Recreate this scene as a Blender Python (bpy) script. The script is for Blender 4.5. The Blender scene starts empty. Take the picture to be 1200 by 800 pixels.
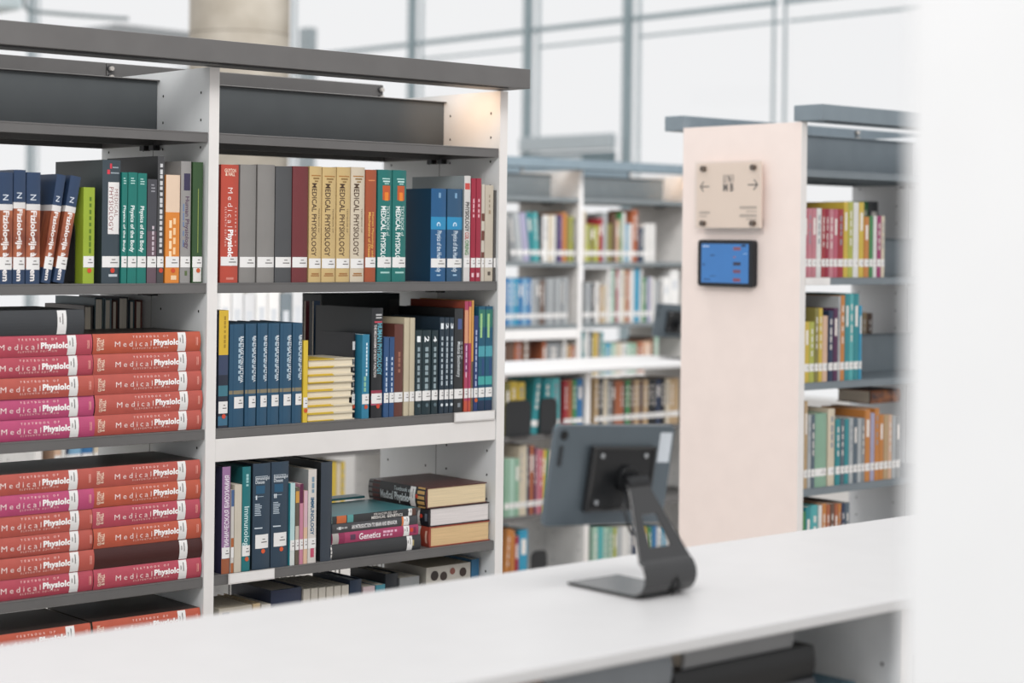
# -*- coding: utf-8 -*-
import bpy, bmesh, math, random
from mathutils import Matrix, Vector
random.seed(11)
SC = bpy.context.scene
COL = SC.collection
# ------------------------------------------------------------------ camera model
F, CX, HY, PHI, A, EYE = 2200.0, 600.0, 284.0, 0.012, math.radians(48.65), 1.65
ZV = Vector((0, 0, 1))
D0 = Vector((math.cos(A), math.sin(A), 0)); R0 = Vector((math.sin(A), -math.cos(A), 0))
NV = ZV * math.cos(PHI) - R0 * math.sin(PHI)
RV = R0 * math.cos(PHI) + ZV * math.sin(PHI)
CAM = Vector((0, 0, EYE))
def ray(px, py): return D0 + RV * ((px - CX) / F) + NV * ((HY - py) / F)
def atY(px, py, Y):
    r = ray(px, py); return CAM + r * (Y / r.y)
def atX(px, py, X):
    r = ray(px, py); return CAM + r * (X / r.x)
def atZ(px, py, Z):
    r = ray(px, py); return CAM + r * ((Z - EYE) / r.z)
# ------------------------------------------------------------------ materials
def lin(h):
    h = h.lstrip('#'); o = []
    for i in (0, 2, 4):
        c = int(h[i:i+2], 16) / 255
        o.append(c / 12.92 if c <= .04045 else ((c + .055) / 1.055) ** 2.4)
    return o
_M = {}
def mat(hexc, rough=.45, metal=0.0, vary=.05, kind='plain', spec=.4):
    key = (hexc, rough, metal, vary, kind, spec)
    if key in _M: return _M[key]
    m = bpy.data.materials.new(kind + '_' + hexc.strip('#')); m.use_nodes = True
    nt = m.node_tree; b = nt.nodes['Principled BSDF']; c = lin(hexc)
    b.inputs['Roughness'].default_value = rough; b.inputs['Metallic'].default_value = metal
    b.inputs['Specular IOR Level'].default_value = spec
    tc = nt.nodes.new('ShaderNodeTexCoord'); n = nt.nodes.new('ShaderNodeTexNoise')
    mp = nt.nodes.new('ShaderNodeMapping'); nt.links.new(tc.outputs['Object'], mp.inputs['Vector'])
    nt.links.new(mp.outputs['Vector'], n.inputs['Vector'])
    n.inputs['Scale'].default_value = 14; n.inputs['Detail'].default_value = 3
    if kind == 'paper':
        mp.inputs['Scale'].default_value = (90, .6, .6)
    if kind == 'scuffed':
        n.inputs['Scale'].default_value = 40; n.inputs['Detail'].default_value = 6
    if kind == 'brown_art':
        mp.inputs['Scale'].default_value = (4, 4, 1.0); n.inputs['Scale'].default_value = 16
    r = nt.nodes.new('ShaderNodeValToRGB')
    lo = [max(0, x * (1 - vary)) for x in c]; hi = [min(1, x * (1 + vary)) for x in c]
    if kind == 'brown_art': lo, hi = lin('#74382a'), lin('#c0714c')
    if kind == 'amber_pattern': lo, hi = lin('#2a2430'), lin('#a8683a'); n.inputs['Scale'].default_value = 30
    r.color_ramp.elements[0].color = (*lo, 1); r.color_ramp.elements[1].color = (*hi, 1)
    r.color_ramp.elements[0].position = .3; r.color_ramp.elements[1].position = .7
    nt.links.new(n.outputs['Fac'], r.inputs['Fac']); nt.links.new(r.outputs['Color'], b.inputs['Base Color'])
    _M[key] = m; return m
def glass(name, tint=(1, 1, 1), gloss=.012):
    m = bpy.data.materials.new(name); m.use_nodes = True; nt = m.node_tree
    for n in list(nt.nodes): nt.nodes.remove(n)
    o = nt.nodes.new('ShaderNodeOutputMaterial'); mx = nt.nodes.new('ShaderNodeMixShader')
    t = nt.nodes.new('ShaderNodeBsdfTransparent'); g = nt.nodes.new('ShaderNodeBsdfGlossy')
    t.inputs['Color'].default_value = (*tint, 1); g.inputs['Roughness'].default_value = .05
    mx.inputs['Fac'].default_value = gloss
    nt.links.new(t.outputs[0], mx.inputs[1]); nt.links.new(g.outputs[0], mx.inputs[2]); nt.links.new(mx.outputs[0], o.inputs['Surface'])
    return m
WHITE = mat('#f1efee', .42, vary=.015, spec=.3)
TOPW = mat('#d3d2d2', .4, vary=.012, spec=.3)
EDGEW = mat('#e8e4e1', .45, vary=.02, spec=.3)
PINKW = mat('#f4e5de', .5, vary=.015, spec=.25)
STOPM = mat('#565a5c', .45, vary=.05)
METAL = mat('#666463', .42, .0, vary=.05, spec=.45)
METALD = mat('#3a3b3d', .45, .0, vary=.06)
COOLM = mat('#788187', .42, .0, vary=.05)
BLACK = mat('#1b1c1e', .4, vary=.1)
HOLE = mat('#2b2927', .8)
STICK = mat('#eae8e6', .55, vary=.03)
INK = mat('#4b4644', .6)
PAPER = mat('#e4dccd', .8, vary=.16, kind='paper')
# ------------------------------------------------------------------ mesh builder
class MB:
    def __init__(s): s.v = []; s.f = []; s.m = []; s.mats = []
    def mi(s, m):
        if m not in s.mats: s.mats.append(m)
        return s.mats.index(m)
    def face(s, pts, m):
        n = len(s.v); s.v += [tuple(p) for p in pts]; s.f.append(tuple(range(n, n + len(pts)))); s.m.append(s.mi(m))
    def box(s, x0, x1, y0, y1, z0, z1, m):
        n = len(s.v); i = s.mi(m)
        s.v += [(x0,y0,z0),(x1,y0,z0),(x1,y1,z0),(x0,y1,z0),(x0,y0,z1),(x1,y0,z1),(x1,y1,z1),(x0,y1,z1)]
        for q in ((0,3,2,1),(4,5,6,7),(0,1,5,4),(1,2,6,5),(2,3,7,6),(3,0,4,7)):
            s.f.append(tuple(n + k for k in q)); s.m.append(i)
    def prism(s, poly, axis, a, b, m):
        """poly: 2D points; extruded along axis 0/1/2 from a to b"""
        def P(p, t):
            return ((t, p[0], p[1]), (p[0], t, p[1]), (p[0], p[1], t))[axis]
        n = len(s.v); k = len(poly); i = s.mi(m)
        s.v += [P(p, a) for p in poly] + [P(p, b) for p in poly]
        s.f.append(tuple(range(n, n + k))); s.m.append(i)
        s.f.append(tuple(reversed(range(n + k, n + 2 * k)))); s.m.append(i)
        for q in range(k):
            r = (q + 1) % k
            s.f.append((n + q, n + k + q, n + k + r, n + r)); s.m.append(i)
    def cyl(s, c, axis, r, a, b, m, seg=16, r2=None):
        r2 = r if r2 is None else r2
        n = len(s.v); i = s.mi(m)
        def P(u, w, t): return ((t, c[0] + u, c[1] + w), (c[0] + u, t, c[1] + w), (c[0] + u, c[1] + w, t))[axis]
        for t, rr in ((a, r), (b, r2)):
            for q in range(seg):
                an = 2 * math.pi * q / seg; s.v.append(P(rr * math.cos(an), rr * math.sin(an), t))
        s.f.append(tuple(range(n, n + seg))); s.m.append(i); s.f.append(tuple(reversed(range(n + seg, n + 2 * seg)))); s.m.append(i)
        for q in range(seg):
            w = (q + 1) % seg; s.f.append((n + q, n + seg + q, n + seg + w, n + w)); s.m.append(i)
    def tube(s, pts, r, m, seg=8):
        pts = [Vector(p) for p in pts]; n = len(s.v); i = s.mi(m)
        for k, p in enumerate(pts):
            t = (pts[min(k + 1, len(pts) - 1)] - pts[max(k - 1, 0)]).normalized()
            u = t.cross(Vector((.13, .21, .97))).normalized(); w = t.cross(u)
            for q in range(seg):
                an = 2 * math.pi * q / seg; s.v.append(tuple(p + u * r * math.cos(an) + w * r * math.sin(an)))
        for k in range(len(pts) - 1):
            for q in range(seg):
                a = n + k * seg + q; b = n + k * seg + (q + 1) % seg
                s.f.append((a, b, b + seg, a + seg)); s.m.append(i)
        s.f.append(tuple(range(n, n + seg))); s.m.append(i); s.f.append(tuple(range(n + (len(pts) - 1) * seg, n + len(pts) * seg))); s.m.append(i)
    def mesh(s, name, fix=True):
        me = bpy.data.meshes.new(name); me.from_pydata(s.v, [], s.f)
        for m in s.mats: me.materials.append(m)
        me.polygons.foreach_set('material_index', s.m)
        if fix:
            bm = bmesh.new(); bm.from_mesh(me); bmesh.ops.recalc_face_normals(bm, faces=bm.faces[:]); bm.to_mesh(me); bm.free()
        me.update(); return me
    def build(s, name, parent=None, bevel=0, seg=2, smooth=False):
        return link(name, s.mesh(name), parent, bevel, seg, smooth)
def link(name, me, parent=None, bevel=0, seg=2, smooth=False):
    o = bpy.data.objects.new(name, me); COL.objects.link(o)
    if parent is not None: o.parent = parent
    if bevel:
        b = o.modifiers.new('edge', 'BEVEL'); b.width = bevel; b.segments = seg; b.limit_method = 'ANGLE'; b.angle_limit = math.radians(40)
    if smooth:
        me.polygons.foreach_set('use_smooth', [True] * len(me.polygons))
    return o
def empty(name, loc=(0, 0, 0), label=None, cat=None, group=None, kind=None):
    o = bpy.data.objects.new(name, None); COL.objects.link(o); o.location = loc; o.empty_display_size = .05
    tag(o, label, cat, group, kind); return o
def tag(o, label=None, cat=None, group=None, kind=None):
    if label: o['label'] = label
    if cat: o['category'] = cat
    if group: o['group'] = group
    if kind: o['kind'] = kind
    return o
# ------------------------------------------------------------------ lettering
_T = {}
def glyphs(s, bold=0.0, spacing=1.0):
    """flat letter shapes as triangles, scaled so the box is 1 long in x; returns (verts2d, faces, height in y of a capital = 1)"""
    key = (s, bold, spacing)
    if key in _T: return _T[key]
    cu = bpy.data.curves.new('lettering', 'FONT'); cu.body = s; cu.size = 1; cu.offset = bold; cu.space_character = spacing
    cu.resolution_u = 2
    ob = bpy.data.objects.new('lettering', cu); COL.objects.link(ob)
    dg = bpy.context.evaluated_depsgraph_get(); dg.update()
    ev = ob.evaluated_get(dg); me = ev.to_mesh()
    vs = [(v.co.x, v.co.y) for v in me.vertices]; fs = [tuple(p.vertices) for p in me.polygons]
    bm = bmesh.new(); bm.from_mesh(me)
    for cut in (.09, .18, .27, .36, .45, .54, .63):      # slices so that letters follow a rounded spine
        bmesh.ops.bisect_plane(bm, geom=bm.verts[:] + bm.edges[:] + bm.faces[:], plane_co=(0, cut, 0), plane_no=(0, 1, 0))
    bm.verts.index_update(); vs = [(v.co.x, v.co.y) for v in bm.verts]; fs = [tuple(v.index for v in p.verts) for p in bm.faces]; bm.free()
    ev.to_mesh_clear(); bpy.data.objects.remove(ob); bpy.data.curves.remove(cu)
    x0 = min(v[0] for v in vs); x1 = max(v[0] for v in vs)
    _T[key] = ([((x - x0) / (x1 - x0), y / .72) for x, y in vs], fs); return _T[key]
# text spec: ('d'|'u', string, zfrac_start(from top), zfrac_end, xfrac centre, capital height frac of T, hex, bold, spacing)
#            ('f', string, x0frac, x1frac, zfrac(from bottom) baseline, cap height m, hex, bold)
def bars(z0, z1, xf, hf, hexc, n=5, seed=1, o='d'):
    """illegible line of small print running along the spine"""
    rng = random.Random(seed); out = []; z = z0
    step = (z1 - z0) / n
    for k in range(n):
        w = step * rng.uniform(.55, .85); out.append(('r', xf - hf / 2, xf + hf / 2, 1 - z - w, 1 - z, hexc)); z += step
    return out
def lines(x0, x1, ztop, n, step, hf, hexc, seed=1):
    """short horizontal lines of small print across a spine"""
    rng = random.Random(seed)
    return [('r', x0, x0 + (x1 - x0) * rng.uniform(.6, 1), ztop - k * step - hf, ztop - k * step, hexc) for k in range(n)]
# ------------------------------------------------------------------ books
_BK = {}
def tone(h):
    h = h.lstrip('#'); c = [int(h[i:i+2], 16) for i in (0, 2, 4)]; g = .3 * c[0] + .59 * c[1] + .11 * c[2]
    return '#%02x%02x%02x' % tuple(max(0, min(255, round((x * .88 + g * .12) * .95))) for x in c)
def spine_y(x, T, b): return b * (2 * x / T - 1) ** 2
def cover_mesh(T, H, D, hard, hexc, bands, wrap, marks, rough, side, kind='plain'):
    mb = MB(); b = min(.005, T * .11) if hard else min(.0012, T * .05)
    tb = min(.0026, T * .12) if hard else min(.0007, T * .1)
    base = mat(tone(hexc), rough, kind=kind); sd = mat(tone(side or hexc), rough, kind=kind)
    n = 8 if hard else 4
    sp = [(T * k / n, spine_y(T * k / n, T, b)) for k in range(n + 1)]
    outer = [(0, D)] + sp + [(T, D)]
    iy = b + tb * 1.2
    inner = [(T - tb, D), (T - tb, iy), (tb, iy), (tb, D)]
    zs = sorted({0.0, 1.0} | {z for q in bands for z in q[:2]})
    ol = outer + inner; K = len(ol)
    idx = []
    for z in zs:
        idx.append(len(mb.v)); mb.v += [(p[0], p[1], z * H) for p in ol]
    for i in range(len(zs) - 1):
        zm = (zs[i] + zs[i + 1]) / 2; bm_ = base; has = False
        for q in bands:
            if q[0] <= zm <= q[1]: bm_ = mat('#9a4634', rough, kind='brown_art') if q[2] == '#art' else mat(tone(q[2]), rough, kind=kind); has = True
        for k in range(K):
            r = (k + 1) % K
            spine = 1 <= k <= n
            m = bm_ if spine or (wrap and has) else sd
            mb.f.append((idx[i] + k, idx[i] + r, idx[i + 1] + r, idx[i + 1] + k)); mb.m.append(mb.mi(m))
    for st in (idx[0], idx[-1]):
        # top and bottom edges of the boards: strips
        cap = [[0, 1, K - 2, K - 1], [n + 1, n + 2, n + 3, n + 4], list(range(1, n + 2)) + [n + 4, K - 2]]
        for c in cap:
            mb.f.append(tuple(st + q for q in c)); mb.m.append(mb.mi(sd))
    for q in marks: put_mark(mb, q, T, H, b)
    return mb.mesh('cover', fix=False)
def put_mark(mb, q, T, H, b, lift=.0):
    if q[0] == 'r':
        x0, x1, z0, z1 = q[1] * T, q[2] * T, q[3] * H, q[4] * H; m = mat(q[5], .5); n = 4
        for k in range(n):
            a, c = x0 + (x1 - x0) * k / n, x0 + (x1 - x0) * (k + 1) / n
            ya, yc = spine_y(a, T, b) - .0002 - lift, spine_y(c, T, b) - .0002 - lift
            mb.face([(a, ya, z0), (c, yc, z0), (c, yc, z1), (a, ya, z1)], m)
        return
    if q[0] == 'o':      # round dot: centre x frac, z m, radius m
        m = mat(q[4], .5); cx, cz, r = q[1] * T, q[2], min(q[3], T * .48)
        mb.face([(cx + r * math.cos(t * .524), spine_y(cx, T, b) - .0010, cz + r * math.sin(t * .524)) for t in range(12)], m); return
    if q[0] in 'du':
        _, s, za, zb, xf, hf, hexc, bold = q[:8]
        vs, fs = glyphs(s, bold, q[8] if len(q) > 8 else 1.0)
        L = (zb - za) * H; h = hf * T; n0 = len(mb.v); i = mb.mi(mat(hexc, .5))
        for tx, ty in vs:
            u = (ty - .5) * h
            if q[0] == 'd': x, z = xf * T + u, H * (1 - za) - tx * L
            else: x, z = xf * T - u, H * (1 - zb) + tx * L
            mb.v.append((x, spine_y(min(max(x, 0), T), T, b) - .0004 - lift, z))
        mb.f += [tuple(n0 + k for k in f) for f in fs]; mb.m += [i] * len(fs); return
    _, s, x0, x1, zf, h, hexc, bold = q
    vs, fs = glyphs(s, bold); n0 = len(mb.v); i = mb.mi(mat(hexc, .5))
    for tx, ty in vs:
        x = (x0 + (x1 - x0) * tx) * T
        mb.v.append((x, spine_y(min(max(x, 0), T), T, b) - .0004 - lift, zf * H + ty * h))
    mb.f += [tuple(n0 + k for k in f) for f in fs]; mb.m += [i] * len(fs)
BAS = {'stand': (Vector((1,0,0)), Vector((0,1,0)), Vector((0,0,1))),
       'back': (Vector((-1,0,0)), Vector((0,-1,0)), Vector((0,0,1))),
       'lie': (Vector((0,0,1)), Vector((0,1,0)), Vector((-1,0,0))),
       'lie_back': (Vector((0,0,1)), Vector((0,-1,0)), Vector((1,0,0))),
       'face': (Vector((0,1,0)), Vector((-1,0,0)), Vector((0,0,1))),
       'lie_side': (Vector((0,0,1)), Vector((1,0,0)), Vector((0,1,0)))}
ALLBOOKS = []
def book(loc, T, H, D, hexc, look, shelf, how='stand', hard=True, bands=(), wrap=False, marks=(), side=None, sticker=True,
         dot=None, rough=.38, tilt=0, yaw=0, name=None, group=None, paper=None, kind='plain', sz=(.036, .061), label=None, sx=(0, 1)):
    name = name or ('hardback_book' if hard else 'paperback_book')
    key = repr((round(T, 4), round(H, 4), round(D, 4), hard, hexc, bands, wrap, marks, rough, side, kind))
    root = empty(name, loc, None, 'book', group)
    if key not in _BK: _BK[key] = cover_mesh(T, H, D, hard, hexc, list(bands), wrap, list(marks), rough, side, kind)
    c = link('cover', _BK[key], root)
    pk = 'p' + repr((round(T, 4), round(H, 4), round(D, 4), hard, paper))
    if pk not in _BK:
        mb = MB(); tb = min(.0026, T * .12) if hard else min(.0007, T * .1); e = .004 if hard else .0008
        b = min(.005, T * .11) if hard else min(.0012, T * .05)
        mb.box(tb, T - tb, b + tb * 1.2, D - e, e * .4, H - e, mat(paper or '#e4dccd', .8, vary=.16, kind='paper')); _BK[pk] = mb.mesh('page_block')
    link('page_block', _BK[pk], root)
    if sticker:
        sk = 's' + repr((round(T, 4), hard, sz, dot, sx))
        if sk not in _BK:
            mb = MB(); b = min(.005, T * .11) if hard else min(.0012, T * .05)
            x0, x1 = (.02 + .96 * sx[0]), (.02 + .96 * sx[1]); n = 6
            for k in range(n):
                a, cc = T * (x0 + (x1 - x0) * k / n), T * (x0 + (x1 - x0) * (k + 1) / n)
                ya, yc = spine_y(a, T, b) - .0007, spine_y(cc, T, b) - .0007
                mb.face([(a, ya, sz[0]), (cc, yc, sz[0]), (cc, yc, sz[1]), (a, ya, sz[1])], STICK)
            if T > .009:
                zc = (sz[0] + sz[1]) / 2; w = x1 - x0
                for (p, q, dz, dh) in ((.50, .72, .004, .002), (.42, .88, -.003, .0022)):
                    put_mark(mb, ('r', x0 + w * p, x0 + w * q, zc + dz, zc + dz + dh, '#6b6664'), T, 1.0, b, .0007)
            if dot: put_mark(mb, ('o', .55, sz[0] - .007, .0055, dot), T, 1.0, b)
            _BK[sk] = mb.mesh('call_number_sticker', fix=False)
        link('call_number_sticker', _BK[sk], root)
    bx, by, bz = BAS[how]
    M = Matrix((bx, by, bz)).transposed()
    R = Matrix.Rotation(yaw, 3, 'Z') @ Matrix.Rotation(tilt, 3, 'Y') @ M
    root.rotation_euler = R.to_euler()
    ALLBOOKS.append((root, look, shelf, label, loc))
    return root
def bookrow(shelf, Y, Z, items, dmax=.23, landmark=None):
    """items: dicts with px0, px1, ytop + book() arguments"""
    for it in items:
        it = dict(it); p0, p1, yt = it.pop('p'); look = it.pop('look'); tilt = it.get('tilt', 0); lean = it.pop('inset', 0.0)
        yb = HY + (EYE - Z) * F / (atY(p0, 300, Y) - CAM).dot(D0)
        ym = yt if tilt == 0 else yb
        Xa, Xb = atY(p0, (yt + yb) / 2 if not tilt else yb, Y + lean).x, atY(p1, (yt + yb) / 2 if not tilt else yb, Y + lean).x
        H = atY((p0 + p1) / 2, yt, Y + lean).z - Z
        T = Xb - Xa - .0012
        D = it.pop('D', min(dmax, max(.15, H * .76)))
        th = math.radians(tilt); it['tilt'] = th
        if tilt:
            H = H / math.cos(th); T = T * math.cos(th)
        loc = (Xa + .0006, Y + lean, Z + .0003 + (T * math.sin(th) if th > 0 else 0))
        if it.get('how') == 'back': loc = (Xb - .0006, Y + lean + D, Z + .0003)
        it.pop('tiltdeg', None)
        book(loc, T, H, D, it.pop('c'), look, shelf, **it)
# ------------------------------------------------------------------ shelving
LV = [1.898, 1.547, 1.206, .862, .517, .17]
TOP = 2.05; DEP = .50; HALF = .25; UT = .027
def upright(parent, x0, Y, depth, top, m, edge, holes=True, name='upright'):
    mb = MB(); mb.box(x0, x0 + UT, Y, Y + depth, 0, top, m)
    mb.box(x0, x0 + UT, Y - .0012, Y, 0, top, edge); mb.box(x0, x0 + UT, Y + depth, Y + depth + .0012, 0, top, edge)
    o = mb.build(name, parent)
    if holes:
        h = MB(); z = .2
        while z < top - .05:
            for yy in (.035, .205, depth - .205, depth - .035):
                for xs in (x0 - .0006, x0 + UT + .0006):
                    h.face([(xs, Y + yy + .003 * math.cos(t), z + .0035 * math.sin(t)) for t in [k * .785 for k in range(8)]], HOLE)
            z += .064
        # slim joint line between the two half panels
        h.box(x0 - .0005, x0 + UT + .0005, Y + depth / 2 - .001, Y + depth / 2 + .001, .05, top - .16, mat('#8d8b8a', .6))
        h.build('peg_holes', o)
    return o
def shelf_board(parent, xa, xb, y0, y1, z, m, under, lip=.024, front=True):
    mb = MB(); t = .004
    mb.box(xa, xb, y0, y1, z - t, z, m)
    mb.box(xa, xb, y0, y0 + .003, z - lip, z - t, m); mb.box(xa, xb, y1 - .003, y1, z - lip, z - t, m)
    mb.box(xa, xa + .003, y0 + .003, y1 - .003, z - lip, z - t, m); mb.box(xb - .003, xb, y0 + .003, y1 - .003, z - lip, z - t, m)
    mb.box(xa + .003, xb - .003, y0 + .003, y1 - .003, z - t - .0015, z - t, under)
    o = mb.build('shelf', parent, .0012, 1)
    for xs in (xa + .001, xb - .019):
        yy = (y1 - .03) if front else y0 + .008
        c = MB(); c.box(xs, xs + .018, yy, yy + .02, z - lip - .012, z - lip, METALD); c.box(xs + .006, xs + .012, yy - .002, yy, z - lip - .009, z - lip - .002, HOLE)
        c.build('shelf_clip', o)
    return o
def bookcase(name, label, xs, Y, depth, levels, m, beamm, wm, edge, rear=True, stops=(0,), endpanel=False, fascia=(), stopm=None):
    root = empty(name, (xs[0], Y, 0), label, 'bookcase')
    root_inv = Matrix.Translation((-xs[0], -Y, 0))
    parts = []
    h = depth / 2
    for k, x in enumerate(xs):
        parts.append(upright(root, x, Y, depth, TOP, PINKW if (endpanel and k == 0) else wm, edge, not (endpanel and k == 0)))
    for k in range(len(xs) - 1):
        xa, xb = xs[k] + UT + .0008, xs[k + 1] - .0008
        for i, z in enumerate(levels):
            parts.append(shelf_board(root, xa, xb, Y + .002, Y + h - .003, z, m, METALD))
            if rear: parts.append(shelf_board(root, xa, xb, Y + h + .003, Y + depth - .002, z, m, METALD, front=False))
            if i in stops:
                b = MB(); b.box(xa, xb, Y + h - .018, Y + h - .004, z, z + .131, stopm or m); b.box(xa, xb, Y + h - .03, Y + h - .004, z + .131, z + .134, m)
                parts.append(b.build('back_stop', root, .001, 1))
                if rear:
                    pass
        for (bay, z0, z1) in fascia:
            if bay == k:
                b = MB(); b.box(xa, xb, Y + .001, Y + .018, z0, z1, edge); parts.append(b.build('fascia', root, .001, 1))
    b = MB(); b.box(xs[0] - .004, xs[-1] + UT + .004, Y - .085, Y + .03, 2.053, 2.104, beamm)
    b.box(xs[0] + .05, xs[-1] - .03, Y - .07, Y - .05, 2.0505, 2.053, METALD)
    fb = b.build('canopy_beam', root, .002, 2); parts.append(fb)
    for k in range(len(xs) - 1):
        b = MB(); x0, x1 = xs[k] + (.012 if k else -.004), xs[k + 1] + (.010 if k < len(xs) - 2 else UT + .004)
        if k == len(xs) - 2: x1 = xs[k + 1] - .004
        b.box(x0, x1, Y + depth + .002, Y + depth + .087, 2.041, 2.093, beamm)
        rb = b.build('canopy_beam', root, .002, 2); parts.append(rb)
        for zz in (2.056, 2.078):
            for xx in ([x0 + .008] if k else []) + ([x1 - .012] if k == len(xs) - 2 else []):
                q = MB(); q.cyl((xx, zz), 1, .006, Y + depth - .012, Y + depth + .002, mat('#c9c2bb', .35, .4), 12); q.cyl((xx, zz), 1, .0085, Y + depth - .004, Y + depth + .002, METALD, 12)
                q.build('bolt', rb)
    for p in parts: p.matrix_parent_inverse = root_inv
    return root
NX = [1.46, 2.356, 3.252]
near = bookcase('bookcase', 'tall white and grey bookcase holding the physiology textbooks and red stacks', NX, 3.75, DEP, LV, METAL, METAL,
                mat('#e2e4e4', .45, vary=.015, spec=.3), EDGEW, stops=(0,), fascia=((1, 1.128, 1.1815),), stopm=STOPM)
RXS = [4.697, 5.62, 6.52]; RY = 3.93
rightc = bookcase('bookcase', 'tall bookcase with the sign and tablet on its end panel', RXS, RY, .522, LV, COOLM, mat('#7f8b93', .42), mat('#dfe1e3', .45, vary=.015), EDGEW,
                  stops=(0, 1, 2), endpanel=True)
BXS = [6.19, 7.09, 7.99]; BY = 7.5
backc = bookcase('bookcase', 'tall blue-grey bookcase far off between the near bookcase and the signed panel', BXS, BY, DEP, LV, mat('#80878a', .45), mat('#80909a', .45),
                 mat('#d6d2ce', .5), WHITE, stops=(0,), fascia=((0, 1.128, 1.1815),))
# shelf label holders (clipped to shelf fronts of the near bookcase)
def holder(px0, px1, Y, z, parent, w=None):
    xa, xb = atY(px0, 480, Y).x, atY(px1, 480, Y).x
    mb = MB(); mb.box(xa, xb, Y - .004, Y - .0005, z - .024, z + .001, mat('#d9d5d2', .4)); mb.box(xa + .003, xb - .003, Y - .0048, Y - .004, z - .021, z - .002, mat('#e9e6e4', .6))
    o = mb.build('label_holder', parent); o.matrix_parent_inverse = parent.matrix_world.inverted()
    return o
def ploc(root): bpy.context.view_layer.update()
bpy.context.view_layer.update()
holder(532, 579, 3.75, 1.206, near); holder(269.5, 323, 3.75, .862, near); holder(941, 970, RY, 1.547, rightc)
# ------------------------------------------------------------------ near bookcase, upper shelf of the bay with red stacks
SA = 'upper shelf of the red-stack bay'; SB = 'upper shelf of the blue-volume bay'
YP = 3.757
FZ = dict(rough=.28, c='#2c4468', bands=((.14, .66, '#art'), (.66, .715, '#e8e4e2')), wrap=True, sz=(.031, .058),
          marks=(('d', 'Fiziologija à', .345, .76, .5, .42, '#f2ecea', .03), ('d', 'em', .87, .975, .5, .42, '#f2ecea', .03),
                 ('d', 'N', .20, .25, .45, .42, '#dfe6f0', .0), ('r', .2, .42, .715, .7155, '#e8e4e2')), look='blue and rust hardback')
TEALB = dict(c='#127d72', hard=False, look='teal paperback', marks=(('d', 'Physics of the Body', .30, .72, .5, .42, '#e9f3f0', .02),) + tuple(lines(.25, .75, .95, 3, .022, .008, '#bfe0da')))
bookrow(SA, YP, LV[1], [
    dict(FZ, p=(-1, 15.6, 202)), dict(FZ, p=(16, 30.5, 199)), dict(FZ, p=(31.2, 48, 202)),
    dict(FZ, p=(45 + 3.4, 59.5, 205), tilt=8.4), dict(FZ, p=(62.5, 75.5, 207), tilt=9.6),
    dict(p=(97.5, 111, 219.6), c='#9fb82a', hard=False, look='lime green paperback', dot='#d0502e', marks=tuple(bars(.1, .7, .6, .2, '#5d7a1c', 9, 4)) ),
    dict(p=(120.4, 142, 187.5), D=.225, c='#3c4a54', side='#2c3a3c', look='thick slate hardback with white title panel', dot='#d0402e',
         marks=(('r', .28, .92, .40, .82, '#e9e6e4'), ('d', 'MEDICAL', .235, .46, .74, .22, '#9a6a68', .0, 1.15), ('d', 'PHYSIOLOGY', .22, .575, .45, .24, '#8a4548', .0, 1.1),
                ('r', .36, .46, .93, .97, '#d23a4a'), ('r', .22, .36, .885, .92, '#d23a4a'), ('r', .5, .85, .935, .945, '#9aa5ad'), ('r', .4, .9, .89, .9, '#9aa5ad'), ('r', .35, .85, .055, .075, '#c5ccd1'))),
    dict(TEALB, p=(142.3, 149.3, 202)), dict(TEALB, p=(149.8, 160.8, 202)), dict(TEALB, p=(161, 172, 203)),
    dict(p=(172.6, 184, 210), c='#4b4b52', hard=False, look='thin charcoal and mauve paperback', bands=((0, .5, '#6d5560'),), marks=tuple(bars(.45, .75, .6, .22, '#c9bcc4', 6, 3)) + tuple(lines(.35, .8, .95, 3, .03, .012, '#9a9aa0'))),
    dict(p=(184.5, 192.8, 183), D=.235, c='#4a4a4c', side='#232426', hard=True, look='slim tall black hardback', dot='#c8452e', marks=tuple(bars(.06, .78, .5, .4, '#cfcfd0', 16, 8))),
    dict(p=(194, 210.8, 205), c='#ef8a2a', hard=False, look='orange paperback with peach top', dot='#d2502c', bands=((.655, 1, '#f2d3b6'),),
         marks=tuple(bars(.40, .76, .62, .18, '#f7cfa0', 4, 3)) + tuple(bars(.42, .80, .34, .18, '#f9dcb4', 4, 5)) + (('r', .4, .8, .03, .07, '#f3d2a8'),)),
    dict(p=(212, 224.3, 189), D=.22, c='#9c9896', look='grey hardback lettered in plum', hard=True,
         marks=(('r', .25, .9, .76, .9, '#3a3550'), ('d', 'Human Physiology', .29, .72, .62, .42, '#573a58', .01), ) + tuple(bars(.35, .72, .25, .12, '#6a7ea0', 5, 2)) + (('r', .4, .65, .06, .10, '#5c6b45'),)),
    dict(p=(226, 238.3, 190), D=.2, c='#34562f', look='dark green hardback', dot='#c85a30', marks=(('r', .45, .53, .25, .78, '#8c9a52'), ('r', .1, .9, .01, .125, '#dedbd6'))),
])
# black bookend between the leaning books and the lime book
def bookend(x, y, z, label, w=.13, h=.15, m=BLACK, how='side', group=None):
    root = empty('bookend', (x, y, z), label, 'bookend', group)
    mb = MB(); r = .03; pts = [(0, 0), (w, 0), (w, h - r)] + [(w - r + r * math.cos(t), h - r + r * math.sin(t)) for t in (.39, .79, 1.18, 1.57)] + [(r + r * math.cos(t), h - r + r * math.sin(t)) for t in (1.57, 1.96, 2.36, 2.75)] + [(0, h - r)]
    if how == 'side': mb.prism(pts, 0, -.0012, .0012, m)
    else: mb.prism(pts, 1, -.0012, .0012, m)
    mb.build('plate', root)
    f = MB()
    if how == 'side': f.box(-.0012, .09, 0.02, w - .02, .0005, .002, m)
    else: f.box(.02, w - .02, -.09, .0012, .0005, .002, m)
    f.build('foot', root)
    return root
xb_ = atY(98, 300, YP).x
b_ = bookend(xb_ - .006, YP + .03, LV[1] + .0006, 'black metal bookend between leaning rust books and lime paperback', .14, .145); 
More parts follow.
